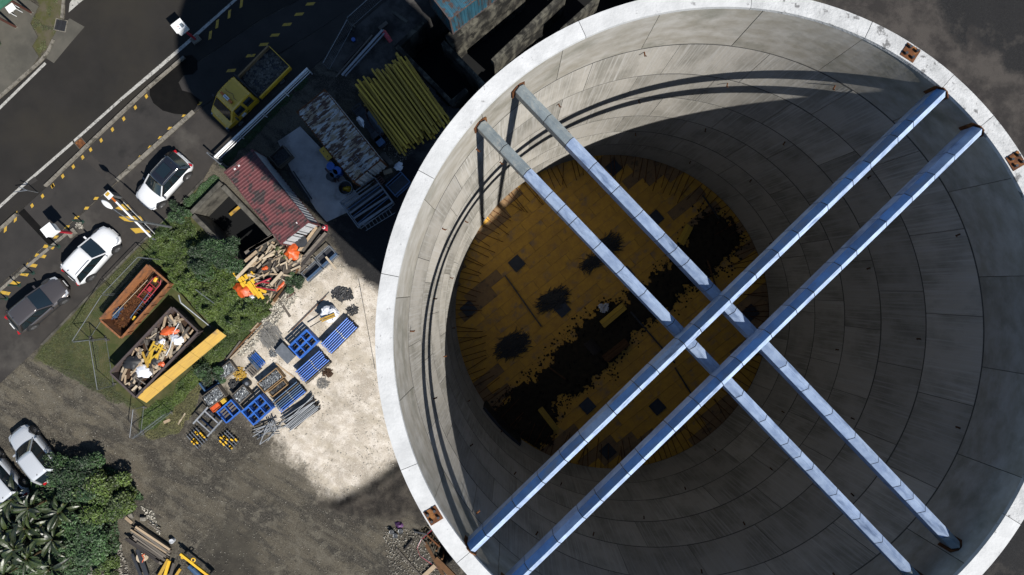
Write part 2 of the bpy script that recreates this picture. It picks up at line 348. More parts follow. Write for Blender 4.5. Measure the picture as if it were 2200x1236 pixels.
dirt = gmix(gr_(fine, .47, .38, 0, .9), dirt, (0.01074, 0.009768, 0.008303))
grav = gmix(gr_(mid, .42, .58), (0.32, 0.2909, 0.2521), (0.2424, 0.2133, 0.1746))
grav = gmix(gr_(gn(.5, 8, .7), .48, .58, 0, .85), grav, (0.1843, 0.16, 0.1285))
grav = gmix(gr_(fine, .53, .62, 0, .7), grav, (0.3782, 0.3588, 0.32))
grav = gmix(gr_(fine, .46, .37, 0, .8), grav, (0.1455, 0.1285, 0.1018))
grav = gmix(gr_(trk, .52, .60, 0, .55), grav, (.20, .175, .135))
grav = gmix(gr_(blot, .55, .64, 0, .6), grav, (.155, .135, .105))
col = gmix(mask('rgrey', .5, .6), dirt, gmix(gr_(blot, .42, .58), (0.03256, 0.02886, 0.0259), (0.0148, 0.01332, 0.01258)))
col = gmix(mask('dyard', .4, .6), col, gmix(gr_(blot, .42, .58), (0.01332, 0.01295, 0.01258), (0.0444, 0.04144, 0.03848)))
col = gmix(gmath('MULTIPLY', mask('puddle', .9, 1.1), .9), col, gmix(gr_(blot, .42, .6), (0.0148, 0.01332, 0.0111), (0.0296, 0.02664, 0.02072)))
halo = mask('gravel', 1.6, 1.2)
col = gmix(gmath('MULTIPLY', halo, .42), col, (0.1554, 0.1369, 0.1073))
col = gmix(mask('gravel', .55, 1.3), col, grav)
wetc = gmix(gr_(mid, .44, .58), (0.00888, 0.00777, 0.00666), (0.0222, 0.01924, 0.01554))
wetc = gmix(gr_(fine, .52, .62, 0, .8), wetc, (0.04588, 0.03996, 0.03256))
col = gmix(mask('wet', .5, 1.1), col, wetc)
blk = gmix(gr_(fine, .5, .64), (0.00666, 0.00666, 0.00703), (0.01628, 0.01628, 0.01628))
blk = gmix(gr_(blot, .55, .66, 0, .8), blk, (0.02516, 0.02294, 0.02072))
col = gmix(mask('shade_and_black', .3, .7), col, blk)
turf = gmix(gr_(mid, .4, .65), (0.02312, 0.0289, 0.00848), (0.04432, 0.04046, 0.01735))
col = gmix(mask('grass', .15, .35), col, turf)
col = gmix(mask('verge', .12, .25), col, gmix(gr_(mid, .42, .6), (0.03276, 0.03391, 0.01156), (0.04625, 0.04046, 0.02698)))
L.new(col, b.inputs['Base Color'])
bp = N.new('ShaderNodeBump'); bp.inputs['Strength'].default_value = .7; bp.inputs['Distance'].default_value = .06
L.new(gmath('ADD', gmath('MULTIPLY', fine, .5), gmath('MULTIPLY', gn(60, 4), .35)), bp.inputs['Height']); L.new(bp.outputs[0], b.inputs['Normal'])
me.materials.append(gmat)
tag(link(me, 'ground'), 'grey brown dirt site ground with a pale crushed gravel patch', None, kind='structure')

# ------------------------------------------------------------------ road, lane, parking strip, kerbs, markings
def sheet(name, poly, z, m, label=None):
    o = MB().prism(pxpoly(poly), z - .03, z).obj(name, m); return tag(o, label, None, kind='structure')
sheet('road', [(-60,262),(0,214),(60,163),(97,128),(118,100),(133,66),(140,35),(140,-60),(760,-60),(700,-30),(560,42),(400,150),(322,188),(104,398),(-60,545)], .012, 'asphalt', 'dark asphalt road')
sheet('exit_lane', [(-60,548),(104,399),(322,190),(400,152),(562,44),(700,-28),(760,-58),(860,-60),(690,60),(560,140),(420,240),(250,392),(-60,665)], .02, 'lane_asphalt', 'asphalt lane lined with yellow dashes')
sheet('parking_strip', [(-60,668),(250,395),(420,243),(560,143),(690,62),(800,-20),(860,-60),(900,-60),(760,60),(668,150),(462,342),(437,386),(291,534),(90,740),(-60,880)], .016, 'parking_asphalt', 'worn asphalt parking strip beside the lane')
pv = sheet('pavement', [(-60,-60),(70,-60),(62,0),(84,14),(66,50),(82,80),(70,100),(84,122),(60,158),(0,208),(-60,252)], .06, 'pavement', 'concrete pavement')
sheet('gutter_apron', [(108,92),(122,66),(150,40),(182,58),(150,95),(116,136),(100,126)], .016, 'pavement', 'concrete gutter apron around the drain')
sheet('yard_slab', [(597,304),(645,272),(700,330),(752,398),(780,430),(765,448),(702,477),(680,452),(628,372)], .03, 'yard_concrete', 'concrete yard slab between the containers')
def strip(mb, a, b_, wd, z0, z1, mi=0):
    a = P(*a); b_ = P(*b_); mb.bar((a.x, a.y, (z0 + z1) / 2), (b_.x, b_.y, (z0 + z1) / 2), wd, z1 - z0, mi)
def polyline(name, pts, wd, z0, z1, m, label, cat=None, kind='structure'):
    mb = MB()
    for a, c in zip(pts[:-1], pts[1:]): strip(mb, a, c, wd, z0, z1)
    return tag(mb.obj(name, m), label, cat, kind=kind)
# kerb pieces as parts of each kerb
def kerb(name, pts, wd, h, m, label, step=1.0):
    k = thing(name, label, None); del_ = None; k['kind'] = 'structure'; n = 0
    for a, c in zip(pts[:-1], pts[1:]):
        A = P(*a); B = P(*c); L_ = (B - A).length; q = max(1, round(L_ / step)); d = (B - A) / L_
        me_ = MB().box((0, 0, h / 2 - .03), (L_ / q - .015, wd, h + .06)).mesh('kerb_stone', m)
        for i in range(q):
            p = A + d * (L_ * (i + .5) / q)
            link(me_, 'kerb_stone', k, (p.x, p.y, random.uniform(-.006, .006)), (0, 0, math.atan2(d.y, d.x) + random.uniform(-.008, .008)))
    return k
kerb('lane_kerb', [(-20,514),(40,460)], .16, .26, 'kerb_concrete', 'low kerb on the road side of the lane at the left edge')
kerb('lane_kerb', [(100,401),(212,293),(322,189),(398,124)], .15, .26, 'kerb_concrete', 'long low kerb between the road and the dashed lane')
kerb('parking_kerb', [(252,388),(330,318),(417,240)], .26, .12, 'kerb_concrete', 'pale kerb between the lane and the white car with the black roof')
kerb('parking_kerb', [(-20,642),(60,572),(150,497)], .2, .06, 'kerb_concrete', 'worn flush kerb beside the two rear parked cars')
kerb('pavement_kerb', [(140,-20),(134,40)], .16, .12, 'kerb_concrete', 'kerb beside the grass verge above the drain')
kerb('pavement_kerb', [(116,86),(104,112),(84,136),(40,174),(0,209),(-30,232)], .16, .12, 'kerb_concrete', 'curved kerb at the pavement corner below the drain')
kerb('grass_kerb', [(437,387),(370,458),(291,535),(190,638),(90,741)], .12, .09, 'old_concrete', 'thin dark kerb along the grass')
def marking(name, polys, z, m, label):
    mb = MB()
    for q in polys: mb.prism(pxpoly(q), z - .002, z + .002)
    return tag(mb.obj(name, m), label, None, kind='structure')
marking('edge_line', [[(-10,457),(-10,449),(42,402),(156,303),(158,309),(44,408)]], .017, 'road_paint', 'white edge line in the lower road')
marking('edge_line', [[(158,301),(260,210),(330,150),(400,90),(505,-3),(511,-1),(405,95),(335,156),(262,216),(161,306)]], .0175, 'road_paint', 'white edge line in the upper road')
marking('edge_line', [[(-5,233),(96,134),(100,138),(-5,241)]], .017, 'road_paint', 'short white line beside the pavement corner')
marking('road_arrow', [[(148,27),(150,8),(158,-8),(190,-8),(172,6)]], .017, 'road_paint', 'worn white triangular marking at the top of the road')
def dash(cx, cy, ux, uy, vx, vy): return [(cx - ux - vx, cy - uy - vy), (cx + ux - vx, cy + uy - vy), (cx + ux + vx, cy + uy + vy), (cx - ux + vx, cy - uy + vy)]
left = [(x / 3.09, y / 3.09) for x, y in [(1160,465),(1090,527),(970,638),(897,712),(820,787),(745,858),(670,930),(600,992),(547,1043),(485,1105),(415,1168),(350,1230)]]
left += [(x / 3.433, y / 3.433 + 380) for x, y in [(312,140),(235,210),(385,67)]]
right = [(x / 3.09, y / 3.09) for x, y in [(1225,768),(1130,853),(1067,915),(1000,978),(935,1042),(865,1107),(800,1168),(1310,690)]]
right += [(x / 3.433, y / 3.433 + 380) for x, y in [(710,160),(640,232),(567,300),(497,370),(415,445)]]
for i, (x, y) in enumerate(left): marking('yellow_dash', [dash(x + 1, y + 1, 2.3, -2.4, 1.6, 3.2)], .025, 'yellow_paint', 'small yellow dash beside the road side kerb')
for i, (x, y) in enumerate(right): marking('yellow_dash', [dash(x, y, 4.2, 0, -1.8, 3)], .025, 'yellow_paint', 'yellow dash on the parking side of the lane')
for x, y in [(539,120),(567,96),(591,76),(617,53),(643,31),(667,9),(497,152),(424,223)]: marking('yellow_dash', [dash(x, y, 9, -.6, 2.2, -3.2)], .025, 'yellow_paint', 'long yellow dash behind the yellow truck')
for x, y in [(519,8),(493,31),(467,52),(452,76)]: marking('yellow_dash', [dash(x, y, 3, -1.5, -1, 9)], .025, 'yellow_paint', 'tall yellow dash at the top of the lane')
for x, y in [(105.5,531),(87.5,550),(68.5,570),(50,589),(31.5,608),(10.5,629.5)]: marking('yellow_dash', [dash(x, y, 11, 2, 2, -3.3)], .025, 'yellow_paint', 'broad yellow bar beside the rear parked cars')
for x, y in [(34,466),(12.5,488)]: marking('yellow_dash', [dash(x, y, 3, -2.5, -.8, 10.5)], .025, 'yellow_paint', 'tall yellow bar at the left end of the lane')
for q in ([(248,448),(263,439),(275,440),(284,452),(262,452)], [(255,466),(302,464),(309,476),(280,477),(268,475)], [(280,491),(300,490),(320,496),(324,500),(303,500),(292,502)]):
    marking('yellow_block', [q], .024, 'yellow_paint', 'yellow block painted under the barrier arm')
marking('black_patch', [[(322,190),(335,165),(370,145),(395,122),(412,118),(424,130),(425,150),(415,160),(395,162),(384,178),(392,195),(410,200),(430,215),(420,235),(400,247),(375,245),(350,238),(330,222),(322,205)]], .0285, 'black_patch', 'black patch across the lane in front of the truck')  # flat black patch laid over the lane surface
marking('road_patch', [[(62,400),(60,391),(74,380),(82,388)]], .0225, 'lane_asphalt', 'dark patch')
for i, q in enumerate(([(183,344),(196,331),(252,385),(240,397)], [(40,458),(52,448),(118,520),(108,530)])):
    marking('drain_channel', [q], .026 + .001 * i, 'black_patch' if i else 'parking_asphalt', 'channel crossing the lane')
# drain grates
for (x, y, d, rz, lab) in ((131, 55, .8, R(-12), 'square drain pit with a dark grate at the kerb'), (173.5, 308.5, .62, R(40), 'rusty square manhole cover in the road')):
    p = P(x, y); g = thing('drain_cover' if d > .7 else 'manhole_cover', lab, 'drain', (p.x, p.y, .02), rz)
    fr = MB()
    for s in (-1, 1): fr.box((s * d / 2, 0, .01), (.05, d + .05, .04)); fr.box((0, s * d / 2, .01), (d - .05, .05, .04))
    fr.obj('frame', 'pavement' if d < .7 else 'kerb_concrete', g)
    MB().box((0, 0, -.003), (d - .05, d - .05, .02)).obj('plate', 'rust' if d < .7 else 'black', g)
    if d > .7:
        for i in range(7): MB().box((-.3 + i * .1, 0, .012), (.03, d - .06, .012)).obj('grate_bar', 'dark_steel', g)

# ------------------------------------------------------------------ pits with concrete walls
def wall(pa, pb, wd, z0, z1, parent=None, m='old_concrete'):
    mb = MB(); A = P(pa[0], pa[1], z1); B = P(pb[0], pb[1], z1)
    mb.bar((A.x, A.y, (z0 + z1) / 2), (B.x, B.y, (z0 + z1) / 2), wd, z1 - z0)
    return mb.obj('wall', m, parent)
t_ = thing('concrete_pit', 'open concrete pit with black water beside the red container', 'pit', P(500, 485))
t_.location = (0, 0, 0)
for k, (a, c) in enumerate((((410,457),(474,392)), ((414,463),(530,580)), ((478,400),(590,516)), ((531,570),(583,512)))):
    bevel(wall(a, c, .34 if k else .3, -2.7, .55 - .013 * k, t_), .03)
MB().prism(pxpoly([(422,458),(470,408),(575,512),(528,560)]), -1.9, -1.85).obj('water', 'pit_water', t_)
t_ = thing('settling_basin', 'deep black water basins divided by concrete walls behind the silo', 'basin')
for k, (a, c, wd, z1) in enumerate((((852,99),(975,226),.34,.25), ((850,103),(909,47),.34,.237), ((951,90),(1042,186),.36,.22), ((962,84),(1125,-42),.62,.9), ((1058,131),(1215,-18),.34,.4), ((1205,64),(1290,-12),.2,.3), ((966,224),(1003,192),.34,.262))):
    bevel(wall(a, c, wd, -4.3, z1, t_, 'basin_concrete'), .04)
MB().prism(pxpoly([(862,100),(908,60),(1000,-58),(1395,-58),(1340,30),(1195,118),(1036,212),(1000,234),(966,224)]), -3.4, -3.35).obj('water', 'pit_water', t_)

# ------------------------------------------------------------------ silo
ZR = 32.8; DR = HC - ZR
CX, CY = P(1557, 728, ZR)[:2]; RO = 750 * DR / FPX; RI = 714 * DR / FPX; ZF = 15.6
silo = thing('concrete_silo', 'huge round pale concrete silo open at the top', 'silo', (CX, CY, 0))
def ringmesh(r0, r1, z0, z1, a0, a1, n, name, m):
    mb = MB(); vs = []; fs = []
    full = abs(a1 - a0 - 2 * math.pi) < 1e-6; cnt = n if full else n + 1
    for i in range(cnt):
        a = a0 + (a1 - a0) * i / n; c, s = math.cos(a), math.sin(a)
        vs += [(r0 * c, r0 * s, z0), (r1 * c, r1 * s, z0), (r1 * c, r1 * s, z1), (r0 * c, r0 * s, z1)]
    for i in range(n):
        o = i * 4; p = ((i + 1) % cnt) * 4
        for j in range(4): fs.append((o + j, o + (j + 1) % 4, p + (j + 1) % 4, p + j))
    if not full: fs += [(0, 1, 2, 3), tuple(cnt * 4 - 4 + j for j in (3, 2, 1, 0))]
    return mb.add(vs, fs).mesh(name, m)
link(ringmesh(RI + .07, RO, -.5, ZR - .1, 0, 2 * math.pi, 180, 'outer_wall', 'joint_concrete'), 'outer_wall', silo)
NS = 20; LH = 2.45; TOPJ = ZR - 2.36
pw = 2 * math.pi / NS; gap = .016 / RI
gap = .007 / RI
pan = ringmesh(RI, RI + .069, .028, LH - .028, gap, pw - gap, 9, 'wall_panel', 'wall_concrete')
top = ringmesh(RI, RI + .069, .028, 2.36 - .105, gap, pw - gap, 9, 'wall_panel_top', 'top_lift_concrete')
for lift in range(7):
    offs = R((11, 3, 8, -2, 5, 1, 9)[lift])
    for i in range(NS):
        o = link(top if lift == 0 else pan, 'wall_panel', silo, (0, 0, TOPJ - LH * lift), (0, 0, offs + i * pw))
        s = 1 + random.uniform(0, .0012); o.scale = (s, s, 1)
for lift in range(6):
    link(ringmesh(RI + .004, RI + .0695, -.0275, .0275, 0, 2 * math.pi, 150, 'mortar_joint', 'joint_concrete'), 'mortar_joint', silo, (0, 0, TOPJ - LH * lift))
def sang(x, y, z=ZR):
    p = P(x, y, z); return math.atan2(p.y - CY, p.x - CX)
cuts = sorted([sang(*q) % (2 * math.pi) for q in ((903,368),(1614,10),(1864,70),(2040,172),(2112,268),(868,1008),(988,1205),(830,590),(1250,60),(2150,1100),(1700,1440),(1300,1420))])
for i, a in enumerate(cuts):
    a2 = cuts[(i + 1) % len(cuts)] + (2 * math.pi if i + 1 == len(cuts) else 0)
    g = .006 / RI; n = max(3, int((a2 - a) / R(2)))
    link(ringmesh(RI - .006, RO + .012, ZR - .11, ZR - random.uniform(0, .012), a + g, a2 - g, n, 'rim_segment', 'rim_rough' if -.9 < (a + a2) / 2 - math.pi / 2 * 0 - (2 * math.pi if a > 4 else 0) < 1.45 else 'rim_concrete'), 'rim_segment', silo)
# anchor plates let into the rim
for x, y in ((1957, 111), (2180, 347), (932, 1107)):
    a = sang(x, y); r = (RI + RO) / 2
    pl = MB().box((0, 0, 0), (.32, .34, .02)).obj('anchor_plate', 'rust', silo, loc=(r * math.cos(a), r * math.sin(a), ZR + .008), rot=(0, 0, a))
    bm_ = MB().tube((0, 0, .01), (0, 0, .09), .032, 8).mesh('anchor_bolt', 'dark_steel')
    for sx in (-1, 1):
        for sy in (-1, 1): link(bm_, 'anchor_bolt', pl, (sx * .085, sy * .085, 0))
# small rusty tie anchors left in the wall
tie = MB().tube((0, 0, 0), (.12, 0, 0), .022, 6).tube((.1, 0, 0), (.14, .03, .06), .012, 5).mesh('wall_anchor', 'rust')
for lift in range(6):
    for i in range(9):
        a = R(20 + lift * 17 + i * 40); link(tie, 'wall_anchor', silo, (RI * math.cos(a), RI * math.sin(a), TOPJ - LH * lift - .25), (0, 0, a + math.pi))
# dark steel access hatch low on the wall
a0 = sang(1072, 915, ZF + 1)
link(ringmesh(RI - .12, RI - .004, ZF - .2, ZF + 1.9, a0 - .16, a0 + .16, 8, 'access_hatch', 'dark_steel'), 'access_hatch', silo)
# starter bars round the deck
rb = MB().tube((0, 0, 0), (1, 0, 0), .016, 5).mesh('starter_bar', 'rust')
for i in range(150):
    a = 2 * math.pi * i / 150 + random.uniform(-.012, .012); l = random.uniform(.85, 1.45)
    z = ZF + random.uniform(.06, .16)
    link(rb, 'starter_bar', silo, ((RI + .03) * math.cos(a), (RI + .03) * math.sin(a), z), (0, random.uniform(-.06, .01), a + math.pi + random.gauss(0, .13)), (l, 1, 1))

# ------------------------------------------------------------------ formwork deck inside the silo
deck = thing('formwork_deck', 'yellow plywood formwork deck at the bottom of the silo', 'deck', (CX, CY, ZF))
MB().prism([((RI + .06) * math.cos(2 * math.pi * i / 96), (RI + .06) * math.sin(2 * math.pi * i / 96)) for i in range(96)], -.3, -.03).obj('deck_base', 'deck_edge', deck)
circ = [((RI + .05) * math.cos(2 * math.pi * i / 72), (RI + .05) * math.sin(2 * math.pi * i / 72)) for i in range(72)]
def clip(poly, cl):
    out = poly
    for i in range(len(cl)):
        ax, ay = cl[i]; bx, by = cl[(i + 1) % len(cl)]; inp = out; out = []
        if not inp: return []
        f = lambda p: (bx - ax) * (p[1] - ay) - (by - ay) * (p[0] - ax)
        for j in range(len(inp)):
            p, q = inp[j - 1], inp[j]; fp, fq = f(p), f(q)
            if (fp >= 0) != (fq >= 0): u = fp / (fp - fq); out.append((p[0] + (q[0] - p[0]) * u, p[1] + (q[1] - p[1]) * u))
            if fq >= 0: out.append(q)
    return out
PLn, PWd = 2.0, .5; th = R(39); ct, st_ = math.cos(th), math.sin(th)
full = MB().box((0, 0, -.014), (PLn - .014, PWd - .012, .028)).mesh('deck_panel', 'deck_yellow')
for j in range(-16, 17):
    sh = (j % 2) * PLn / 2 + (j % 3) * .13
    for i in range(-6, 7):
        u0 = i * PLn + sh + .007; v0 = j * PWd + .006; q = [(u0, v0), (u0 + PLn - .014, v0), (u0 + PLn - .014, v0 + PWd - .012), (u0, v0 + PWd - .012)]
        q = [(ct * u - st_ * v, st_ * u + ct * v) for u, v in q]
        dmax = max(math.hypot(*p) for p in q)
        zj = random.uniform(-.004, .004)
        if dmax < RI - .5:
            c = (sum(p[0] for p in q) / 4, sum(p[1] for p in q) / 4); link(full, 'deck_panel', deck, (c[0], c[1], zj), (0, 0, th))
        elif min(math.hypot(*p) for p in q) < RI + .3:
            k = clip(q, circ)
            if len(k) > 2 and abs(sum(k[n_][0] * k[(n_ + 1) % len(k)][1] - k[(n_ + 1) % len(k)][0] * k[n_][1] for n_ in range(len(k)))) > .03:
                MB().prism(k, -.028, 0).obj('deck_panel', 'deck_edge' if random.random() < .4 else 'deck_yellow', deck, loc=(0, 0, zj))
def D(x, y, z=0): return P(x, y, ZF + z)
# square steel plates on the deck
for x, y, lab in ((1110,566,'dark square steel plate on the open left part of the deck'),(1007,664,'dark square steel plate by the left edge of the deck'),(1318,361,'dark square steel plate near the top edge of the deck'),(1408,469,'grey square steel plate between the two upper beams'),(1208,664,'dark square steel plate beside the large rebar pile'),(1412,874,'dark square steel plate between the two lower beams'),(1306,970,'dark square steel plate near the bottom edge of the deck'),(1612,672,'dark square steel plate near the right edge of the deck'),(1345,590,'dark square steel plate next to the small rebar pile'),(1262,872,'dark square steel plate beyond the debris strip')):
    p = D(x, y); t_ = thing('steel_plate', lab, 'steel plate', (p.x, p.y, ZF + .006), R(-48), 'steel plates on the deck')
    MB().box((0, 0, .015), (.6, .6, .03)).obj('plate', 'dark_steel', t_)
    fr = MB()
    for s in (-1, 1): fr.box((s * .29, 0, .042), (.02, .6, .024)); fr.box((0, s * .29, .041), (.56, .02, .022))
    fr.obj('lip', 'dark_steel', t_)
# heaps of bars
def barheap(name, c, rx, ry, rz, n, ln, r, m, h, label, cat, nb=5, spread=.25):
    mb = MB(); vs = []
    tone = []
    for i in range(n):
        a = random.uniform(0, 6.28); q = math.sqrt(random.random()); x = rx * q * math.cos(a); y = ry * q * math.sin(a)
        z = r + random.random() * h * (1 - q * .8); an = random.gauss(0, spread); l = ln * random.uniform(.6, 1.1) / 2
        d = Vector((math.cos(an) * l, math.sin(an) * l, random.uniform(-.03, .03) * l)); k = len(mb.v)
        mb.tube((x - d.x, y - d.y, max(r, z - d.z)), (x + d.x, y + d.y, max(r, z + d.z)), r, nb); tone += [random.uniform(.5, 1.5)] * (len(mb.v) - k)
    me_ = mb.mesh(name, m, tone=tone)
    return tag(link(me_, name, None, c, (0, 0, rz)), label, cat, kind='stuff')
for x, y, rx, ry, n, lab in ((1188,645,.62,.40,240,'dark pile of steel rebar lying on the middle of the deck'),(1100,742,.62,.5,260,'dark tangled pile of rebar at the lower left of the deck'),(1308,527,.42,.4,140,'small dark pile of rebar partly under a beam'),(1270,565,.3,.28,90,'smallest heap of dark rods on the deck')):
    p = D(x, y); barheap('rebar_pile', (p.x, p.y, ZF + .005), rx, ry, R(28), n, .85, .012, 'tangle_black', .2, lab, 'rebar', spread=.38)
# strip of black dirt and debris across the deck
DEB = [(1040,905),(1100,845),(1190,765),(1250,690),(1340,640),(1420,580),(1470,520),(1510,455),(1570,480),(1590,520),(1560,560),(1500,610),(1440,660),(1360,720),(1310,790),(1240,840),(1200,870),(1180,940),(1130,980),(1090,960)]
dw = [tuple(D(*q)[:2]) for q in DEB]
xs = np.arange(min(p[0] for p in dw), max(p[0] for p in dw), .045); ys = np.arange(min(p[1] for p in dw), max(p[1] for p in dw), .045)
DX, DY = np.meshgrid(xs, ys); sd = sdf(dw, DX, DY) + .6 * (vnoise(DX, DY, 1.7, 3) - .5) + .5 * (vnoise(DX, DY, 5, 5) - .5) + .35 * (vnoise(DX, DY, 11, 6) - .5)
rr = np.hypot(DX - CX, DY - CY); sd = np.minimum(sd, RI - .02 - rr)
dz = np.clip(sd, -.02, .25) * .3 + .05 * vnoise(DX, DY, 6, 2) * (sd > 0)
mb = MB(); id_ = -np.ones(DX.shape, int); vs = []; k = 0
for (i, j) in zip(*np.where(sd > -.02)): id_[i, j] = k; k += 1; vs.append((DX[i, j], DY[i, j], ZF + .008 + max(0, dz[i, j])))
fs = [(id_[i, j], id_[i, j + 1], id_[i + 1, j + 1], id_[i + 1, j]) for i in range(DX.shape[0] - 1) for j in range(DX.shape[1] - 1) if min(id_[i, j], id_[i, j + 1], id_[i + 1, j + 1], id_[i + 1, j]) >= 0]
mat('black_dirt', (.022, .018, .012), (.042, .032, .018), 4, .9, bump=.5, bscale=20)
tag(mb.add(vs, fs).obj('dirt_strip', 'black_dirt', smooth=True), 'black strip of dirt and debris across the deck', 'dirt', kind='stuff')
mb = MB()
for i in range(1500):
    q = random.choice(dw); q2 = dw[(dw.index(q) + 1) % len(dw)]; u = random.random()
    x = q[0] + (q2[0] - q[0]) * u + random.gauss(0, .24); y = q[1] + (q2[1] - q[1]) * u + random.gauss(0, .24)
    if math.hypot(x - CX, y - CY) > RI - .15: continue
    s = random.uniform(.012, .07); n_ = 6; a_ = random.random() * 6
    mb.prism([(x + s * random.uniform(.5, 1.3) * math.cos(a_ + 1.047 * k), y + s * random.uniform(.5, 1.3) * math.sin(a_ + 1.047 * k)) for k in range(n_)], ZF + .004, ZF + random.uniform(.008, .03))
tag(mb.obj('dirt_crumbs', 'black_dirt'), 'black crumbs spread along the edges of the dirt strip', 'dirt', kind='stuff')
mb = MB()
for i in range(150):
    while True:
        x = random.uniform(min(p[0] for p in dw), max(p[0] for p in dw)); y = random.uniform(min(p[1] for p in dw), max(p[1] for p in dw))
        if sdf(dw, np.array([x]), np.array([y]))[0] > .1 and math.hypot(x - CX, y - CY) < RI - .15: break
    s = random.uniform(.02, .07); mb.box((x, y, ZF + .1), (s * 2, s, s), random.uniform(0, 3), M=Quaternion((random.random(), random.random(), random.random(), random.random())).normalized().to_matrix())
tag(mb.obj('litter', 'pale_stone'), 'pale crumbs scattered on the black dirt strip', 'litter', kind='stuff')
def timber(name, c, ln, wd, hh, rz, m, label, cat, group=None, tilt=0):
    o = link(cube(m), name, None, c, (0, tilt, rz), (ln, wd, hh)); return tag(o, label, cat, group)
def stack(name, x, y, n, nl, ln, wd, hh, rz, m, label, cat='timber stack', z0=None):
    p = D(x, y); t_ = thing(name, label, cat, (p.x, p.y, (z0 if z0 is not None else ZF + .1)), rz)
    for l in range(nl):
        for i in range(n - l // 2): link(cube(m), 'plank', t_, (random.uniform(-.03, .03), (i - (n - 1) / 2) * (wd + .006), hh / 2 + l * (hh + .002)), (0, 0, random.gauss(0, .006)), (ln, wd, hh))
    return t_
stack('timber_stack', 1316, 677, 2, 5, 1.35, .18, .055, R(40), 'yellow_timber', 'short stack of brown boards beside the crumpled bag on the deck')
stack('timber_stack', 1322, 752, 3, 4, 1.35, .12, .06, R(38), 'brown_timber', 'dim stack of boards below the crumpled bag on the deck')
stack('pallet_stack', 1272, 745, 5, 2, .7, .09, .04, R(-50), 'dark_timber', 'dark slatted pallet on the deck debris', 'pallet')
stack('timber_stack', 1470, 505, 2, 2, .95, .18, .04, R(62), 'yellow_timber', 'brown board pieces on the debris under the upper beam')
stack('timber_stack', 1178, 900, 1, 1, 1.3, .28, .03, R(-52), 'yellow_timber', 'single wide board leaning over the dirt at the lower left of the deck')
for (a, c, m, lab) in (((1085,592),(1163,702),'grey_timber','long thin grey pole on the left of the deck'),((1180,790),(1215,815),'brown_timber','short brown batten on the debris strip'),((1355,670),(1450,780),'black','long black beam lying under the crossing of the roof beams'),((1510,420),(1545,470),'black','short black beam at the upper right of the deck'),((1520,560),(1545,640),'brown_timber','thin brown pole at the right of the deck'),((1450,790),(1500,870),'black','long black beam between the lower beams')):
    A = D(*a, .13); B = D(*c, .13); tag(MB().bar(A, B, .07, .05).obj('batten', m), lab, 'batten')
p = D(1296, 660); mb = MB()
for i in range(40):
    a = random.uniform(0, 6.28); a2 = a + random.uniform(.5, 2.5); r1, r2 = random.uniform(.05, .28), random.uniform(.05, .28)
    mb.bar((r1 * math.cos(a), r1 * math.sin(a), random.uniform(.0, .18)), (r2 * math.cos(a2), r2 * math.sin(a2), random.uniform(.0, .18)), .05, .012)
tag(link(mb.mesh('crumpled_bag', 'bag_white'), 'crumpled_bag', None, (p.x, p.y, ZF + .11)), 'crumpled white bag beside the board stack on the deck', 'bag')

# ------------------------------------------------------------------ the four ridged roof beams
WB, VB, SB = .122, .15, .42
def beam(a, c, zr, label, seglen, rusty, kinds):
    A = P(a[0], a[1], zr); B = P(c[0], c[1], zr); d = (B - A).normalized(); nrm = Vector((-d.y, d.x, 0))
    # run the axis out to the inner wall
    def hit(p, dd):
        q = p - Vector((CX, CY, zr)); bq = q.dot(dd); cq = q.dot(q) - (RI + .0) ** 2; return p + dd * (-bq + math.sqrt(bq * bq - cq))
    E1 = hit(A, d); E0 = hit(A, -d); L_ = (E1 - E0).length
    t_ = thing('roof_beam', label, 'beam', (E0.x, E0.y, zr - VB - SB), math.atan2(d.y, d.x), 'ridged beams across the silo')
    def slope(l): return [[(x, WB + .008, SB - .01), (x, WB + .014, SB - .006), (x, .006, SB + VB + .012), (x, .004, SB + VB + .006)] for x in (.012, l - .012)]
    def sec(x, o=0): return [(x, -WB - o, 0), (x, WB + o, 0), (x, WB + o, SB), (x, 0, SB + VB + o), (x, -WB - o, SB)]
    MB().loft([sec(.03), sec(L_ - .03)]).obj('core', 'dark_steel', t_)
    x = .05; i = 0; cache = {}
    while x < L_ - .06:
        l = min(seglen[i % len(seglen)], L_ - .05 - x)
        if L_ - .05 - x - l < .25: l = L_ - .05 - x
        m = kinds(x / L_, i); k = (round(l, 2), m)
        mb = MB()
        o = .004 + random.uniform(0, .0025)
        mb.loft([sec(.009, o), sec(l - .009, o)]); me_ = mb.mesh('cladding_panel', 'galvanised' if m == 'shade_blue_film' else m)
        cp = link(me_, 'cladding_panel', t_, (x, 0, 0))
        if m == 'shade_blue_film': MB().loft(slope(l)).obj('shade_film_sheet', 'shade_blue_film', cp)  # film plus painted blue shade, only on the slope facing away from the sun
        x += l; i += 1
    for e in (0, 1):
        xe = (.012, L_ - .012)[e]
        pr_ = [(-.2, -.06), (.2, -.06), (.2, SB - .02), (.06, SB + VB * .75), (-.06, SB + VB * .75), (-.2, SB - .02)]
        MB().loft([[(xe + dx, y, z) for y, z in pr_] for dx in (-.012, .012)]).obj('end_plate', 'rust', t_)
    return t_
random.seed(5)
sl1 = (.95, .74, .79, .76, .78, .74, .42, .4, .8, .77, .75)
sl2 = (.48, .92, .8, .7, .62, .9, .78, .55, .84)
def kA(f, i): return 'weathered_sheet' if f < .075 or f > .945 else 'galvanised'
_bl = random.Random(9)
def kB(f, i): return 'shade_blue_film' if (f < .04 or _bl.random() < .86) else 'galvanised'
beam((1112,181), (2065,1180), ZR - .46, 'upper lengthwise ridged beam starting at the higher rusty wall plate', sl1, 1, kA)
beam((1030,260), (1960,1232), ZR - .46, 'lower lengthwise ridged beam starting at the lower rusty wall plate', sl1[3:] + sl1[:3], 1, kA)
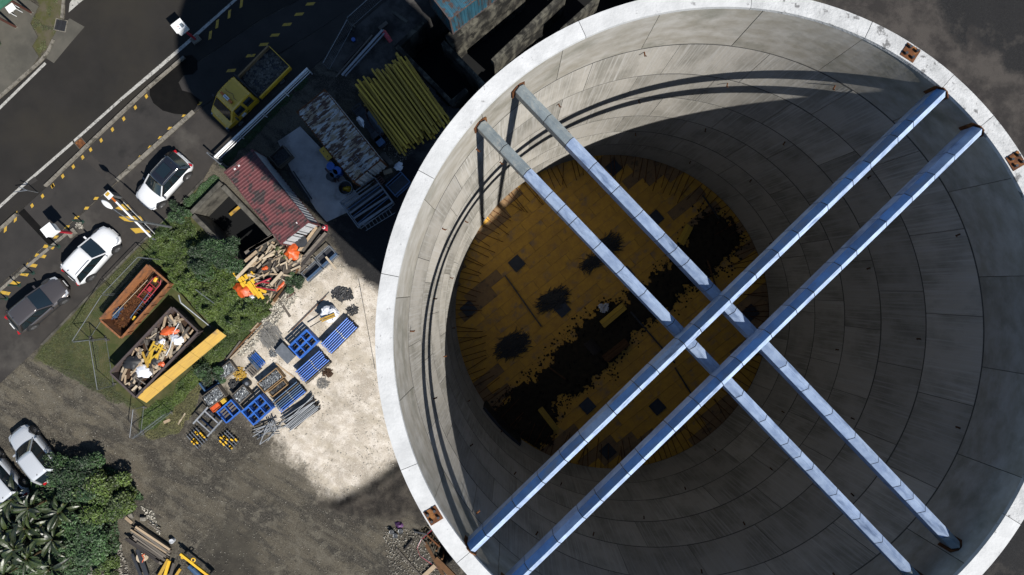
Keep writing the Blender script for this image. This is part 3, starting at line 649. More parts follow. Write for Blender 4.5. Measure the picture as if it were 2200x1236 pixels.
beam((1006,1188), (2036,191), ZR + .07, 'blue crosswise ridged beam nearer the centre of the photo, resting on the other pair', sl2, 0, kB)
beam((1124,1236), (2114,273), ZR + .07, 'blue crosswise ridged beam nearer the right edge, resting on the other pair', sl2[4:] + sl2[:4], 0, kB)
# ------------------------------------------------------------------ cars
def wheel(parent, x, y, r=.34, wd=.22):
    s = 1 if y > 0 else -1
    w_ = MB().tube((x, y - wd / 2, r), (x, y + wd / 2, r), r, 20).obj('wheel', 'rubber', parent, smooth=False)
    rm = MB().tube((x, y + s * (wd / 2 - .02), r), (x, y + s * (wd / 2 + .012), r), r * .62, 14)
    for k in range(5):
        a = k * 1.2566; rm.bar((x, y + s * (wd / 2 + .02), r), (x + math.cos(a) * r * .58, y + s * (wd / 2 + .02), r + math.sin(a) * r * .58), .05, .02)
    rm.obj('rim', 'alloy', w_)
def interp(t, xs):
    for (a, va), (b_, vb) in zip(xs[:-1], xs[1:]):
        if t <= b_: u = (t - a) / (b_ - a); u = u * u * (3 - 2 * u) * .5 + u * .5; return va + (vb - va) * u
    return xs[-1][1]
def quadpanel(mb, c, off, th=.012, inset=(.06, .06), n=(6, 3), bulge=0):
    "curved panel through four corner points, raised off the surface"
    a, b_, c_, d = [Vector(q) for q in c]; nr = (b_ - a).cross(d - a).normalized(); vs = []; i0, j0 = inset
    for lay in (0, 1):
        for j in range(n[1] + 1):
            for i in range(n[0] + 1):
                u = i0 + (1 - 2 * i0) * i / n[0]; v = j0 + (1 - 2 * j0) * j / n[1]
                p = (a * (1 - u) + b_ * u) * (1 - v) + (d * (1 - u) + c_ * u) * v
                vs.append(p + nr * (off - (th if lay else 0) + bulge * (1 - (2 * u - 1) ** 2)))
    W_ = n[0] + 1; T = W_ * (n[1] + 1); fs = []
    for j in range(n[1]):
        for i in range(n[0]): q = j * W_ + i; fs += [(q, q + 1, q + 1 + W_, q + W_), (q + T, q + W_ + T, q + 1 + W_ + T, q + 1 + T)]
    mb.add(vs, fs); return mb
def car(name, px, head, Lc, Wc, Hc_, paint, roofpaint, label, group, suv=True, rails=False, trim=None):
    p = P(px[0], px[1], .75); t_ = thing(name, label, 'car', (p.x, p.y, .02), head, group)
    hb = .92 if suv else .84; zb = .24; h = Lc / 2
    hw = [(-1, .74), (-.94, .86), (-.8, .96), (-.5, 1), (.45, 1), (.75, .95), (.9, .83), (.97, .68), (1, .52)]
    tp = [(-1, .70), (-.97, .86), (-.9, 1.0), (.28, 1.0), (.5, .97), (.8, .88), (.93, .76), (1, .58)]
    secs = []
    for i in range(25):
        u = -1 + 2 * i / 24; x = u * h; wd = interp(u, hw) * Wc / 2; zt = interp(u, tp) * hb
        if i in (0, 24): wd *= .96
        half = [(wd * .86, zb), (wd * .985, zb + .1), (wd, zb + .32), (wd * .985, zt - .2), (wd * .93, zt - .06), (wd * .80, zt), (wd * .45, zt + .035), (0, zt + .045)]
        secs.append([(x, y, z) for y, z in half] + [(x, -y, z) for y, z in half[::-1][1:]])
    body = MB().loft(secs).obj('body', paint, t_, smooth=True)
    # sill and arch cladding
    for sx in (-.60, .62):
        for sy in (-1, 1):
            MB().tube((sx * h, sy * (Wc / 2 - .16), .40), (sx * h, sy * (Wc / 2 + .006), .40), .43, 22).obj('wheel_arch', trim or 'black', t_)
            wheel(t_, sx * h, sy * (Wc / 2 - .095), .345)
    MB().box((0, Wc / 2 - .06, .27), (Lc * .42, .12, .1)).box((0, -Wc / 2 + .06, .27), (Lc * .42, .12, .1)).obj('sill', trim or 'black', t_)
    # cabin
    xb0, xb1 = (-.93 * h, .42 * h) if suv else (-.9 * h, .42 * h); xt0, xt1 = (-.70 * h, .04 * h) if suv else (-.62 * h, .06 * h)
    wb, wt = Wc / 2 * .90, Wc / 2 * .67; zt = Hc_
    def cs(x, wd, z): return x, wd, z
    B = [(xb0, -wb, hb - .02), (xb1, -wb * .94, hb - .03), (xb1, wb * .94, hb - .03), (xb0, wb, hb - .02)]
    T = [(xt0, -wt, zt - .07), (xt1, -wt * .97, zt - .03), (xt1, wt * .97, zt - .03), (xt0, wt, zt - .07)]
    secs = []
    for f in np.linspace(0, 1, 5):
        z = None; ring = []
        for k in range(4):
            b0, t0 = Vector(B[k]), Vector(T[k]); b1, t1 = Vector(B[(k + 1) % 4]), Vector(T[(k + 1) % 4])
            A = b0.lerp(t0, f); C_ = b1.lerp(t1, f)
            for g in (0, .25, .5, .75):
                q = A.lerp(C_, g); bow = (.10 if k in (1,) else .05 if k == 3 else .02) * (1 - (2 * g - 1) ** 2)
                n_ = Vector(((C_ - A).y, -(C_ - A).x, 0)).normalized(); ring.append(q + n_ * bow)
        secs.append(ring)
    MB().loft(secs).obj('cabin', 'car_black', t_, smooth=False)
    rf = MB(); n = 9; rows = []
    for i in range(n):
        u = i / (n - 1); x = xt0 - .16 + (xt1 - xt0 + .24) * u; wd = wt * (1.07 - .03 * u); zc = zt - .02 + .03 * u + .05 * math.sin(math.pi * min(1, u * 1.05) ** .8)
        rows.append([(x + .05 * (1 - (k / 4 - 1) ** 2) * (1 if i == n - 1 else 0), wd * (k / 4 - 1) , zc - .055 * abs(k / 4 - 1) ** 2.4) for k in range(9)] + [(x, wd * (1 - k / 4) * .96, zt - .12) for k in range(9)])
    rf.loft(rows); rf.obj('roof', roofpaint, t_, smooth=True)
    Bv = [Vector(q) for q in B]; Tv = [Vector(q) for q in T]
    for s in (1, 2): MB().bar(Bv[s] + Vector((0, 0, .01)), Tv[s] + Vector((.02, 0, .02)), .07, .05).obj('pillar', paint, t_)
    for s in (0, 3): MB().bar(Bv[s] + Vector((.02, 0, .01)), Tv[s] + Vector((-.02, 0, .02)), .16, .08).obj('pillar', roofpaint, t_)
    ws = quadpanel(MB(), (Bv[1], Bv[2], Tv[2], Tv[1]), .012, .008, (.05, .06), (10, 3), .098); ws.obj('windscreen', 'glass', t_, smooth=True)
    rw = quadpanel(MB(), (Bv[3], Bv[0], Tv[0], Tv[3]), .012, .008, (.09, .14), (8, 3), .05); rw.obj('rear_window', 'glass', t_, smooth=True)
    for s, (a, c_, d, e) in ((0, (Bv[0], Bv[1], Tv[1], Tv[0])), (1, (Bv[2], Bv[3], Tv[3], Tv[2]))):
        A, C_, D_, E_ = a, c_, d, e
        for (u0, u1) in ((.10, .33), (.35, .60), (.62, .91)):
            if s: u0, u1 = 1 - u1, 1 - u0
            q = (A.lerp(C_, u0), A.lerp(C_, u1), E_.lerp(D_, u1), E_.lerp(D_, u0))
            quadpanel(MB(), q, .014, .008, (.02, .10), (3, 2), .016).obj('side_window', 'glass', t_)
    for s in (-1, 1):
        MB().loft([[(xb1 - .22 + dx, s * (wb + .03 + dy * k), hb + .02 + dz) for dx, dz in ((-.06, 0), (.05, 0), (.06, .08), (-.05, .11))] for k, dy in ((0, 0), (1, .22))]).obj('mirror', roofpaint if roofpaint == 'car_black' else paint, t_)
        hd = quadpanel(MB(), ((h * .80, s * Wc * .30, .80 * hb), (h * .965, s * Wc * .25, .70 * hb), (h * .93, s * Wc * .40, .68 * hb), (h * .78, s * Wc * .455, .76 * hb)) if s > 0 else ((h * .78, s * Wc * .455, .76 * hb), (h * .93, s * Wc * .40, .68 * hb), (h * .965, s * Wc * .25, .70 * hb), (h * .80, s * Wc * .30, .80 * hb)), .05, .04, (.02, .02), (3, 2)); hd.obj('headlight', 'lamp_clear', t_)
        MB().box((-h * .955, s * Wc * .36, .80 * hb), (.14, .26, .13), s * .35).obj('tail_light', 'lamp_red', t_)
        if rails:
            y = s * wt * .93; MB().path([(xt0 + .1, y, zt - .02), (xt0 + .22, y, zt + .07), (xt1 - .25, y, zt + .085), (xt1 - .1, y, zt + .02)], .022).obj('roof_rail', 'alloy', t_)
    MB().box((h * .985, 0, .42), (.08, Wc * .5, .2)).obj('grille', 'black', t_)
    MB().box((-h * .985, 0, .46), (.06, Wc * .62, .16)).obj('bumper', 'black', t_)
    MB().box((-h * .997, 0, .62), (.05, .5, .11)).obj('number_plate', 'white_paint', t_)
    MB().box((h * 1.002, 0, .40), (.05, .5, .11)).obj('number_plate', 'white_paint', t_)
    if roofpaint == 'car_black':
        MB().box((xt0 * .5 + xt1 * .5 - .05, 0, zt + .07), ((xt1 - xt0) * .52, wt * 1.25, .012)).obj('sunroof', 'glass', t_)
    MB().bar((xt0 + .12, 0, zt - .02), (xt0 - .02, 0, zt + .1), .03, .03).obj('aerial', 'black', t_)
    for s in (-1, 1): MB().bar((xb1 - .02, s * .1, hb + .035), (xb1 - .14, s * .62, hb + .07), .02, .015).obj('wiper', 'black', t_)
    return t_
car('parked_car', (350, 389), R(-132), 4.35, 1.84, 1.58, 'car_white', 'car_black', 'white car with black roof and silver roof rails parked nearest the yellow truck', 'cars parked along the lane', True, True)
car('parked_car', (196, 548), R(47.7), 4.35, 1.84, 1.6, 'car_white', 'car_white', 'all white car parked between the barrier and the brown car', 'cars parked along the lane', True, True)
car('parked_car', (79, 655), R(40), 4.6, 1.84, 1.5, 'car_brown', 'car_brown', 'grey brown car parked last along the lane', 'cars parked along the lane', False)
car('parked_car', (73, 976), R(128.5), 4.3, 1.75, 1.7, 'car_silver', 'car_silver', 'silver white car parked on the dirt beside the banana plants', None, True)
car('parked_car', (-2, 1026), R(130), 4.3, 1.75, 1.6, 'car_silver', 'car_silver', 'silver car cut off by the left edge beside the banana plants', None, True)

# ------------------------------------------------------------------ yellow tipper truck
p = P(538, 192, .9)
tr = thing('tipper_truck', 'yellow double cab tipper truck parked in the silo shadow', 'truck', (p.x, p.y, .02), R(-134.6))
MB().box((0, .38, .55), (5.9, .12, .2)).box((0, -.38, .55), (5.9, .12, .2)).obj('chassis', 'black', tr)
secs = []
for x, wd, zt, zm in ((.12, .93, 2.22, 1.25), (.3, .96, 2.3, 1.25), (1.0, .96, 2.32, 1.25), (1.6, .95, 2.27, 1.25), (1.85, .93, 2.15, 1.24), (2.55, .92, 1.30, 1.2), (2.95, .84, 1.06, .98), (3.12, .66, .82, .72)):
    half = [(wd * .92, .5), (wd, .7), (wd, min(zm, zt - .05)), (wd * (.84 if zt > 1.6 else .97), zt - .08), (wd * .76, zt), (0, zt + .03)]
    secs.append([(x, y, z) for y, z in half] + [(x, -y, z) for y, z in half[::-1][1:]])
MB().loft(secs).obj('cab', 'truck_yellow', tr)
quadpanel(MB(), (Vector((2.50, -.86, 1.36)), Vector((2.50, .86, 1.36)), Vector((1.87, .72, 2.12)), Vector((1.87, -.72, 2.12))), .03, .02, (.04, .05), (8, 3), .02).obj('windscreen', 'glass', tr)
for s in (-1, 1):
    for x0, x1 in ((.32, .98), (1.14, 1.92)):
        q = [Vector((x0, s * .962, 1.30)), Vector((x1, s * .955, 1.30)), Vector((x1 - .14 if x1 > 1.5 else x1, s * .82, 2.14)), Vector((x0, s * .82, 2.14))]
        if s > 0: q = [q[1], q[0], q[3], q[2]]
        quadpanel(MB(), q, .02, .015, (.04, .08), (2, 2)).obj('side_window', 'glass', tr)
    MB().box((2.02, s * 1.12, 1.55), (.1, .2, .3)).bar((2.02, s * .9, 1.5), (2.02, s * 1.05, 1.5), .04, .04).obj('mirror', 'black', tr)
    MB().box((2.98, s * .66, .82), (.16, .26, .16), s * -.5).obj('headlight', 'lamp_clear', tr)
    MB().box((1.15, s * .975, .92), (.18, .02, .05)).obj('door_handle', 'black', tr)
    MB().box((1.55, s * .967, .98), (.34, .02, .34)).obj('door_sticker', 'white_paint', tr)
MB().box((3.08, 0, .5), (.2, 1.75, .24)).obj('bumper', 'dark_steel', tr)
MB().box((2.78, 0, 1.16), (.30, .58, .012), M=Matrix.Rotation(R(26), 3, 'Y')).obj('bonnet_plate', 'white_paint', tr)
for k in range(5): MB().box((2.79 + .035 * math.sin(k * 2), -.2 + k * .1, 1.166), (.11, .03, .006), M=Matrix.Rotation(R(26), 3, 'Y') @ Matrix.Rotation(.5, 3, 'Z')).obj('plate_mark', 'letter_blue', tr)
lb = MB().box((1.42, 0, 2.40), (.16, 1.05, .05)).obj('light_bar', 'dark_steel', tr)
for s in (-1, 1): bevel(MB().box((1.42, s * .38, 2.48), (.17, .28, .13)).obj('beacon', 'amber', tr), .03)
MB().box((1.42, 0, 2.47), (.20, .42, .10)).obj('light_bar_sign', 'white_paint', tr)
for k in range(4): MB().box((1.42, -.12 + k * .08, 2.522), (.07, .05, .004)).obj('sign_letter', 'letter_blue', tr)
MB().path([(1.05, -.55, 2.37), (1.1, -.3, 2.38), (.95, .1, 2.38), (1.12, .35, 2.38), (1.08, .6, 2.37)], .014).obj('cable', 'black', tr)
bed = MB().box((-1.52, 0, .86), (2.95, 2.0, .08)).obj('tipper_bed', 'dark_steel', tr)
for s in (-1, 1): MB().box((-1.52, s * 1.03, 1.06), (3.0, .06, .42)).box((-1.52, s * 1.035, 1.27), (3.0, .10, .05)).obj('side_board', 'yellow_steel' if s > 0 else 'crate_wood', bed)
MB().box((-3.02, 0, 1.05), (.05, 1.98, .40)).obj('tailgate', 'yellow_steel', bed)
MB().box((-.02, 0, 1.35), (.07, 2.15, 1.0)).obj('headboard', 'dark_steel', bed)
for x, y in ((2.2, .82), (2.2, -.82), (-1.9, .84), (-1.9, -.84)): wheel(tr, x, y, .36, .26)
rb_ = MB(); tn = []
for i in range(420):
    s = random.uniform(.03, .22); k = len(rb_.v); rb_.box((random.uniform(-2.9, -.15), random.uniform(-.95, .95), .91 + random.random() * .03), (s, s * .8, .05), random.uniform(0, 3)); tn += [random.uniform(.25, .55)] * 8
o = link(rb_.mesh('rubble_load', 'rubble', tone=tn), 'rubble_load', None, tr.location, tr.rotation_euler); tag(o, 'grey dusty rubble lying in the tipper bed', 'rubble', kind='stuff')

# ------------------------------------------------------------------ shipping containers
def corr(mb, p0, ux, uz, ln, hh, nrm, pitch=.28, dep=.036):
    "corrugated sheet: p0 origin, ux along, uz up, nrm outward"
    p0, ux, uz, nrm = map(Vector, (p0, ux, uz, nrm)); n = int(ln / pitch); pts = []
    for i in range(n):
        a = i * pitch
        for f, d in ((0, 0), (.25, 0), (.4, 1), (.78, 1), (.93, 0)): pts.append((a + f * pitch, d * dep))
    pts.append((ln, 0)); vs = []
    for x, d in pts: vs += [p0 + ux * x - nrm * d, p0 + ux * x - nrm * d + uz * hh]
    return mb.add(vs, [(2 * i, 2 * i + 2, 2 * i + 3, 2 * i + 1) for i in range(len(pts) - 1)])
def container(px, rz, roofm, sidem, postm, label, Lc=6.1, zb=.04):
    p = P(px[0], px[1], zb + 2.6); t_ = thing('shipping_container', label, 'container', (p.x, p.y, zb), rz)
    W_, Hh = 2.44, 2.59
    for sx in (-1, 1):
        for sy in (-1, 1):
            MB().box((sx * (Lc / 2 - .06), sy * (W_ / 2 - .06), Hh / 2), (.12, .12, Hh - .26)).obj('corner_post', postm, t_)
            for z in (.065, Hh - .055): MB().box((sx * (Lc / 2 - .08), sy * (W_ / 2 - .08), z), (.17, .17, .13)).obj('corner_casting', postm, t_)
    for sy in (-1, 1):
        MB().box((0, sy * (W_ / 2 - .05), .075), (Lc - .34, .09, .13)).obj('bottom_rail', postm, t_)
        MB().box((0, sy * (W_ / 2 - .045), Hh - .065), (Lc - .34, .07, .08)).obj('top_rail', postm, t_)
        corr(MB(), (-Lc / 2 + .12, sy * (W_ / 2 - .015), .14), (1, 0, 0), (0, 0, 1), Lc - .24, Hh - .25, (0, sy, 0)).obj('side_wall', sidem, t_)
    for sx in (-1, 1):
        MB().box((sx * (Lc / 2 - .05), 0, .075), (.09, W_ - .34, .13)).obj('bottom_rail', postm, t_)
        MB().box((sx * (Lc / 2 - .05), 0, Hh - .065), (.08, W_ - .34, .08)).obj('top_rail', postm, t_)
    corr(MB(), (-Lc / 2 + .1, -W_ / 2 + .05, Hh - .02), (1, 0, 0), (0, 1, 0), Lc - .2, W_ - .1, (0, 0, 1), .21, .03).obj('roof', roofm, t_)
    corr(MB(), (-Lc / 2 + .02, -W_ / 2 + .12, .14), (0, 1, 0), (0, 0, 1), W_ - .24, Hh - .25, (-1, 0, 0), .25).obj('end_wall', sidem, t_)
    for s in (-1, 1):
        d = corr(MB(), (Lc / 2 - .02, s * (W_ / 4) - W_ / 4 + .07, .14), (0, 1, 0), (0, 0, 1), W_ / 2 - .12, Hh - .26, (1, 0, 0), .26).obj('door', sidem, t_)
        for y in (.25, .8): MB().tube((Lc / 2 + .02, s * y, .12), (Lc / 2 + .02, s * y, Hh - .12), .017, 8).obj('lock_rod', 'steel_grey', d)
    MB().box((0, 0, .1), (Lc - .2, W_ - .2, .04)).obj('floor', 'dark_timber', t_)
    return t_
c1 = container((572.5, 423), ang((510, 344), (634.5, 502)), 'maroon_roof', 'container_white', 'maroon_roof', 'container with dark red roof and white corrugated walls', 6.15)
for k, (x, y) in enumerate(((-2.75, -.55), (-2.75, -.48), (-2.75, -.2), (-2.75, -.13), (2.6, .5))): MB().box((x, y, 2.593), (.12, .05, .006)).obj('roof_number', 'white_paint', c1)
c2 = container((728, 292), ang((664.5, 217), (787, 369)), 'rusty_roof', 'container_white', 'rust', 'container with heavily rusted grey roof beside the yellow beam stack', 6.05)
c3 = container((1020, -50), R(38), 'blue_container', 'blue_container', 'brown_steel', 'blue rust streaked container at the top edge above the basins', 6.1, .9)
MB().box((0, 0, -.45), (5.6, 2.1, .9)).obj('plinth', 'old_concrete', c3)

# ------------------------------------------------------------------ street furniture
def lift(px, z):  # point above the ground point seen at px
    g = P(*px); return Vector((g.x, g.y, z))
base = P(370.5, 488.5)
t_ = thing('street_lamp', 'grey street lamp leaning its white oval head over the barrier', 'street lamp', (base.x, base.y, 0))
topz = 5.4; MB().tube((0, 0, 0), (0, 0, topz), .085, 12, r2=.06).obj('pole', 'steel_grey', t_, smooth=False)
MB().box((0, 0, .03), (.4, .4, .06)).obj('base_plate', 'steel_grey', t_)
hd = P(232, 441, 5.75) - base
MB().path([(0, 0, topz), (hd.x * .3, hd.y * .3, 5.65), (hd.x, hd.y, 5.75)], .035).obj('arm', 'steel_grey', t_)
mb = MB(); aa = math.atan2(hd.y, hd.x); secs = []
for i in range(9):
    u = i / 8; r = math.sin(math.pi * min(max(u, .04), .96)) ** .6; secs.append([(-.35 + u * .85, .17 * r * math.cos(t), .10 * r * math.sin(t)) for t in np.linspace(0, 2 * math.pi, 12, endpoint=False)])
mb.loft(secs).obj('lamp_head', 'white_paint', t_, smooth=True, loc=(hd.x, hd.y, 5.76), rot=(0, 0, aa))
# barrier gate
hb_ = lift((254, 424), 0); e = P(322, 507, 1.0)
t_ = thing('barrier_gate', 'white boom barrier with grey housing across the parking strip', 'barrier', hb_, math.atan2(e.y - hb_.y, e.x - hb_.x))
ln = (Vector((e.x, e.y, 0)) - hb_).length
bevel(MB().box((0, 0, .55), (.42, .42, 1.1)).obj('housing', 'steel_grey', t_), .03)
bevel(MB().box((0, 0, 1.14), (.5, .46, .08)).obj('housing_cap', 'white_paint', t_), .02)
MB().box((-.08, 0, 1.187), (.22, .3, .012)).obj('cap_label', 'yellow_paint', t_)
MB().box((.42, 0, 1.0), (.45, .12, .16)).obj('arm_bracket', 'amber', t_)
arm = MB().box((ln / 2 + .2, 0, 1.02), (ln - .2, .12, .09)).obj('arm', 'white_paint', t_)
MB().tube((.8, .22, .62), (ln, .22, .62), .014, 6).obj('lower_wire', 'white_paint', t_)
for k in range(7): MB().tube((.9 + k * .42, .02, 1.0), (.9 + k * .42 + .05, .22, .62), .009, 5).obj('hanger', 'steel_grey', t_)
MB().box((ln + .28, 0, .5), (.08, .12, 1.0)).obj('rest_post', 'steel_grey', t_)
# intercom boxes on red posts
def intercom(b_, label, screen):
    g = P(*b_); t_ = thing('ticket_terminal', label, 'terminal', (g.x, g.y, .02), R(38), 'ticket terminals on red posts')
    MB().box((0, 0, .08), (.62, .46, .16)).obj('plinth', 'kerb_concrete', t_)
    MB().box((0, 0, 1.05), (.14, .14, 1.9)).obj('post', 'red_paint', t_)
    bx = bevel(MB().box((0, 0, 2.25), (.72, .62, .56)).obj('box', 'white_paint', t_), .02)
    MB().box((0, 0, 2.56), (.8, .7, .05)).obj('lid', 'white_paint', t_)
    if screen:
        MB().box((.2, -.12, 2.594), (.2, .3, .014)).obj('panel', 'screen_grey', bx)
        for k, m in enumerate(('letter_blue', 'letter_blue', 'red_paint', 'red_paint')): MB().box((-.02 - .06 * (k % 2), -.2 + .16 * (k // 2), 2.592), (.04, .05, .01)).obj('button', m, bx)
        MB().box((.3, -.16, 2.604), (.04, .18, .01)).obj('card_slot', 'black', bx)
intercom((422, 86), 'white ticket terminal with printed lid on a red post at the top of the lane', True)
intercom((157, 501), 'plain white ticket terminal on a red post beside the white car', False)
for (x, y), lab in (((127, 530), 'green bollard below the plain ticket terminal'), ((178, 477), 'green bollard behind the plain ticket terminal'), ((72, 587), 'green bollard beside the brown car bonnet'), ((42, 613), 'green bollard beside the brown car door'), ((15, 642), 'green bollard nearest the left edge')):
    g = P(x, y); t_ = thing('bollard', lab, 'bollard', (g.x, g.y, .02), random.random(), 'green bollards')
    MB().tube((0, 0, 0), (0, 0, 1.0), .045, 10).obj('post', 'green_post', t_); MB().box((0, 0, .015), (.22, .22, .03)).obj('foot', 'green_post', t_)
    MB().tube((0, 0, 1.0), (0, 0, 1.06), .06, 10).obj('cap', 'green_post', t_)
g = P(173, 485); barheap('broken_rubble', (g.x, g.y, .03), .3, .25, 0, 40, .12, .04, 'rubble', .1, 'small heap of broken concrete beside the red post', 'rubble', 4, 2)
# overhead bracket at left
A = P(82, 414, .0); t_ = thing('wall_bracket', 'thin grey bracket with two arms over the white road line', 'bracket', (A.x, A.y, .02))
MB().tube((0, 0, 0), (0, 0, 1.1), .03, 8).obj('post', 'steel_grey', t_)
for q in ((30, 413), (41, 402)):
    e = P(*q, 1.1) - A; MB().tube((0, 0, 1.08), (e.x, e.y, 1.1), .03, 8).obj('arm', 'steel_grey', t_)
# white guard rail
A = P(461, 338, 1.05); B = P(661, 147, 1.05); L_ = (B - A).length
t_ = thing('guard_rail', 'white pipe guard rail between the truck and the containers', 'guard rail', (A.x, A.y, 0), math.atan2(B.y - A.y, B.x - A.x))
MB().tube((0, 0, 1.05), (L_, 0, 1.05), .085, 12).obj('top_rail', 'white_paint', t_)
MB().tube((0, 0, .68), (L_, 0, .68), .04, 8).obj('middle_rail', 'white_paint', t_)
MB().tube((0, 0, .32), (L_, 0, .32), .03, 8).obj('lower_rail', 'white_paint', t_)
for f in (0.004, .25, .5, .74, .996): MB().box((L_ * f, -.06, .5), (.08, .05, 1.06)).obj('post', 'white_paint', t_)
g = P(479, 350); t_ = thing('sheet_board', 'grey metal board leaning at the end of the guard rail', 'board', (g.x, g.y, 0), R(-40))
MB().box((0, 0, .75), (1.3, .05, 1.45)).obj('panel', 'steel_grey', t_)
for s in (-1, 1): MB().box((s * .6, .06, .75), (.06, .07, 1.5)).obj('frame_post', 'steel_grey', t_)
# temporary mesh fence
def fence(a, c, label, hgt=2.0, wires=True):
    A = P(*a); B = P(*c); L_ = (B - A).length; t_ = thing('fence_panel', label, 'fence panel', (A.x, A.y, .05), math.atan2(B.y - A.y, B.x - A.x), 'mesh fence panels')
    for z in (.12, hgt): MB().tube((0, 0, z), (L_, 0, z), .024 if z > 1 else .012, 6).obj('rail', 'steel_grey', t_)
    for x in (0, L_): MB().tube((x, 0, 0), (x, 0, hgt), .024, 6).obj('post', 'steel_grey', t_)
    if wires:
        mb = MB()
        for i in range(1, int(L_ / .16)): mb.bar((i * .16, 0, .12), (i * .16, 0, hgt), .0025, .0025)
        for i in range(1, 9): mb.bar((0, 0, i * .22), (L_, 0, i * .22), .0025, .0025)
        tag(mb.obj('wire_mesh', 'steel_grey', t_), None, None, kind='stuff')
    for x in (.1, L_ - .1): bevel(MB().box((x, 0, .02), (.12, .34, .08)).obj('foot_block', 'old_concrete', t_), .02)
def tb(x, y, h=2.0): return (1100 + (x - 1100) * (HC - h) / HC, 618 + (y - 618) * (HC - h) / HC)
fence(tb(319, 556), tb(298, 553), 'short fence panel at the top corner of the rusty skip')
fence(tb(297, 553), tb(221, 632), 'mesh fence panel along the grass beside the white car')
fence(tb(219, 635), tb(156, 733), 'mesh fence panel along the grass beside the brown car')
fence(tb(193, 731), tb(158, 735), 'short fence panel turning the corner by the brown car')
fence(tb(193, 733), tb(210, 837), 'mesh fence panel at the foot of the two skips')
fence((708, 152), (758, 62), 'sagging fence panel in the shade behind the truck', 1.6)
fence((758, 58), (840, -15), 'fence panel in the shade at the top edge', 1.6)
fence((305, 930), (312, 872), 'green mesh fence by the small pallets', 1.5)
fence((306, 934), (372, 884), 'low mesh fence at the tip of the weeds', 1.2)
# shelter in the corner
g = P(40, 40); t_ = thing('shelter', 'green roofed shelter on dark red posts in the top left corner', 'shelter')
ra = P(33, -6, 2.45); rb2 = P(-6, 26, 2.45); dd = (rb2 - ra).normalized(); nn = Vector((-.62, .78, 0))
pl = [ra - dd * 3, ra + dd * 4, ra + dd * 4 + nn * 3, ra - dd * 3 + nn * 3]
MB().prism([(q.x, q.y) for q in pl], 2.42, 2.52).obj('roof', 'green_roof', t_)
for k in range(4): MB().bar(pl[0] + nn * (.25 + k * .5) + Vector((0, 0, .09)), pl[1] + nn * (.25 + k * .5) + Vector((0, 0, .09)), .06, .05).obj('roof_rib', 'green_roof', t_)
for q in ((69, 28), (36, 59)):
    b0 = P(*q); MB().box((b0.x, b0.y, 1.2), (.14, .14, 2.4), R(40)).obj('post', 'red_brown', t_); MB().box((b0.x, b0.y, .09), (.24, .24, .06), R(40)).obj('post_foot', 'kerb_concrete', t_)
g = P(24, 18, .7); t_ = thing('white_table', 'white table top under the green shelter', 'table', (g.x, g.y, .06), R(35))
MB().box((0, 0, .68), (.6, .5, .04)).obj('top', 'white_paint', t_)
for sx in (-1, 1):
    for sy in (-1, 1): MB().box((sx * .25, sy * .2, .33), (.04, .04, .66)).obj('leg', 'white_paint', t_)

# ------------------------------------------------------------------ vegetation
def leaves(n, pos, ln, wd, up=.5, tone=(.35, 1.75)):
    "n leaf quads with midrib fold at given positions"
    pos = np.asarray(pos); a = RNG.uniform(0, 2 * np.pi, n); e = RNG.uniform(-.3, 1.0, n) * up * 1.4
    d = np.stack([np.cos(a) * np.cos(e), np.sin(a) * np.cos(e), np.sin(e)], 1); s = np.stack([-np.sin(a), np.cos(a), RNG.uniform(-.5, .5, n)], 1)
    l = RNG.uniform(.6, 1.3, n)[:, None] * ln; w_ = RNG.uniform(.7, 1.3, n)[:, None] * wd
    v = np.stack([pos - d * l * .5, pos + s * w_ * .5 + [0, 0, .0], pos + d * l * .5, pos - s * w_ * .5], 1).reshape(-1, 3)
    f = np.arange(4 * n).reshape(n, 4); tn = np.repeat(RNG.uniform(*tone, n), 4); return v, f, tn
def leafmesh(name, v, f, tn, m):
    me_ = bpy.data.meshes.new(name); me_.vertices.add(len(v)); me_.vertices.foreach_set('co', v.astype('f').ravel())
    me_.loops.add(f.size); me_.loops.foreach_set('vertex_index', f.ravel()); me_.polygons.add(len(f)); me_.polygons.foreach_set('loop_start', np.arange(0, f.size, 4)); me_.update(calc_edges=True)
    at = me_.attributes.new('tone', 'FLOAT', 'POINT'); at.data.foreach_set('value', tn.astype('f')); me_.materials.append(MATS[m]); return me_
# grass and weeds between the skips and the timber
def cover(name, poly, n, hmax, ln, wd, m, label, cat, up=.7, seed=1, thr=0):
    X, Y = inside(poly, n); hgt = (vnoise(X, Y, .9, seed) * .4 + vnoise(X, Y, 2.4, seed + 1) * .6) ** 1.7
    k = hgt > thr; X, Y, hgt = X[k], Y[k], hgt[k]
    ed = np.clip((sdf(pxpoly(poly), X, Y) + .5 * (vnoise(X, Y, 2, seed + 2) - .5)) / .7, 0, 1); k = ed > .02; X, Y, hgt, ed = X[k], Y[k], hgt[k], ed[k]
    Z = .03 + (hgt - thr) * hmax * ed * RNG.uniform(.35, 1, len(X)); v, f, tn = leaves(len(X), np.stack([X, Y, Z], 1), ln, wd, up)
    tn = tn * np.repeat(.62 + .75 * vnoise(X, Y, .55, seed + 4), 4)
    return tag(link(leafmesh(name, v, f, tn, m), name), label, cat, kind='stuff')
LAWN = [(291,540),(322,512),(330,560),(300,580),(210,700),(215,800),(285,865),(300,880),(240,865),(78,770),(95,745)]
cover('lawn_grass', LAWN, 26000, .10, .10, .02, 'lawn', 'short grass along the parking strip and under the skips', 'grass', 1.0, 3)
WEEDS = [(330,505),(372,452),(410,470),(440,520),(500,570),(520,610),(560,655),(585,672),(545,705),(500,720),(470,705),(440,690),(400,640),(370,620),(345,575),(300,545)]
cover('weeds', WEEDS, 46000, 1.5, .22, .05, 'foliage', 'thick green weeds between the red container and the skips', 'weeds', .8, 8)
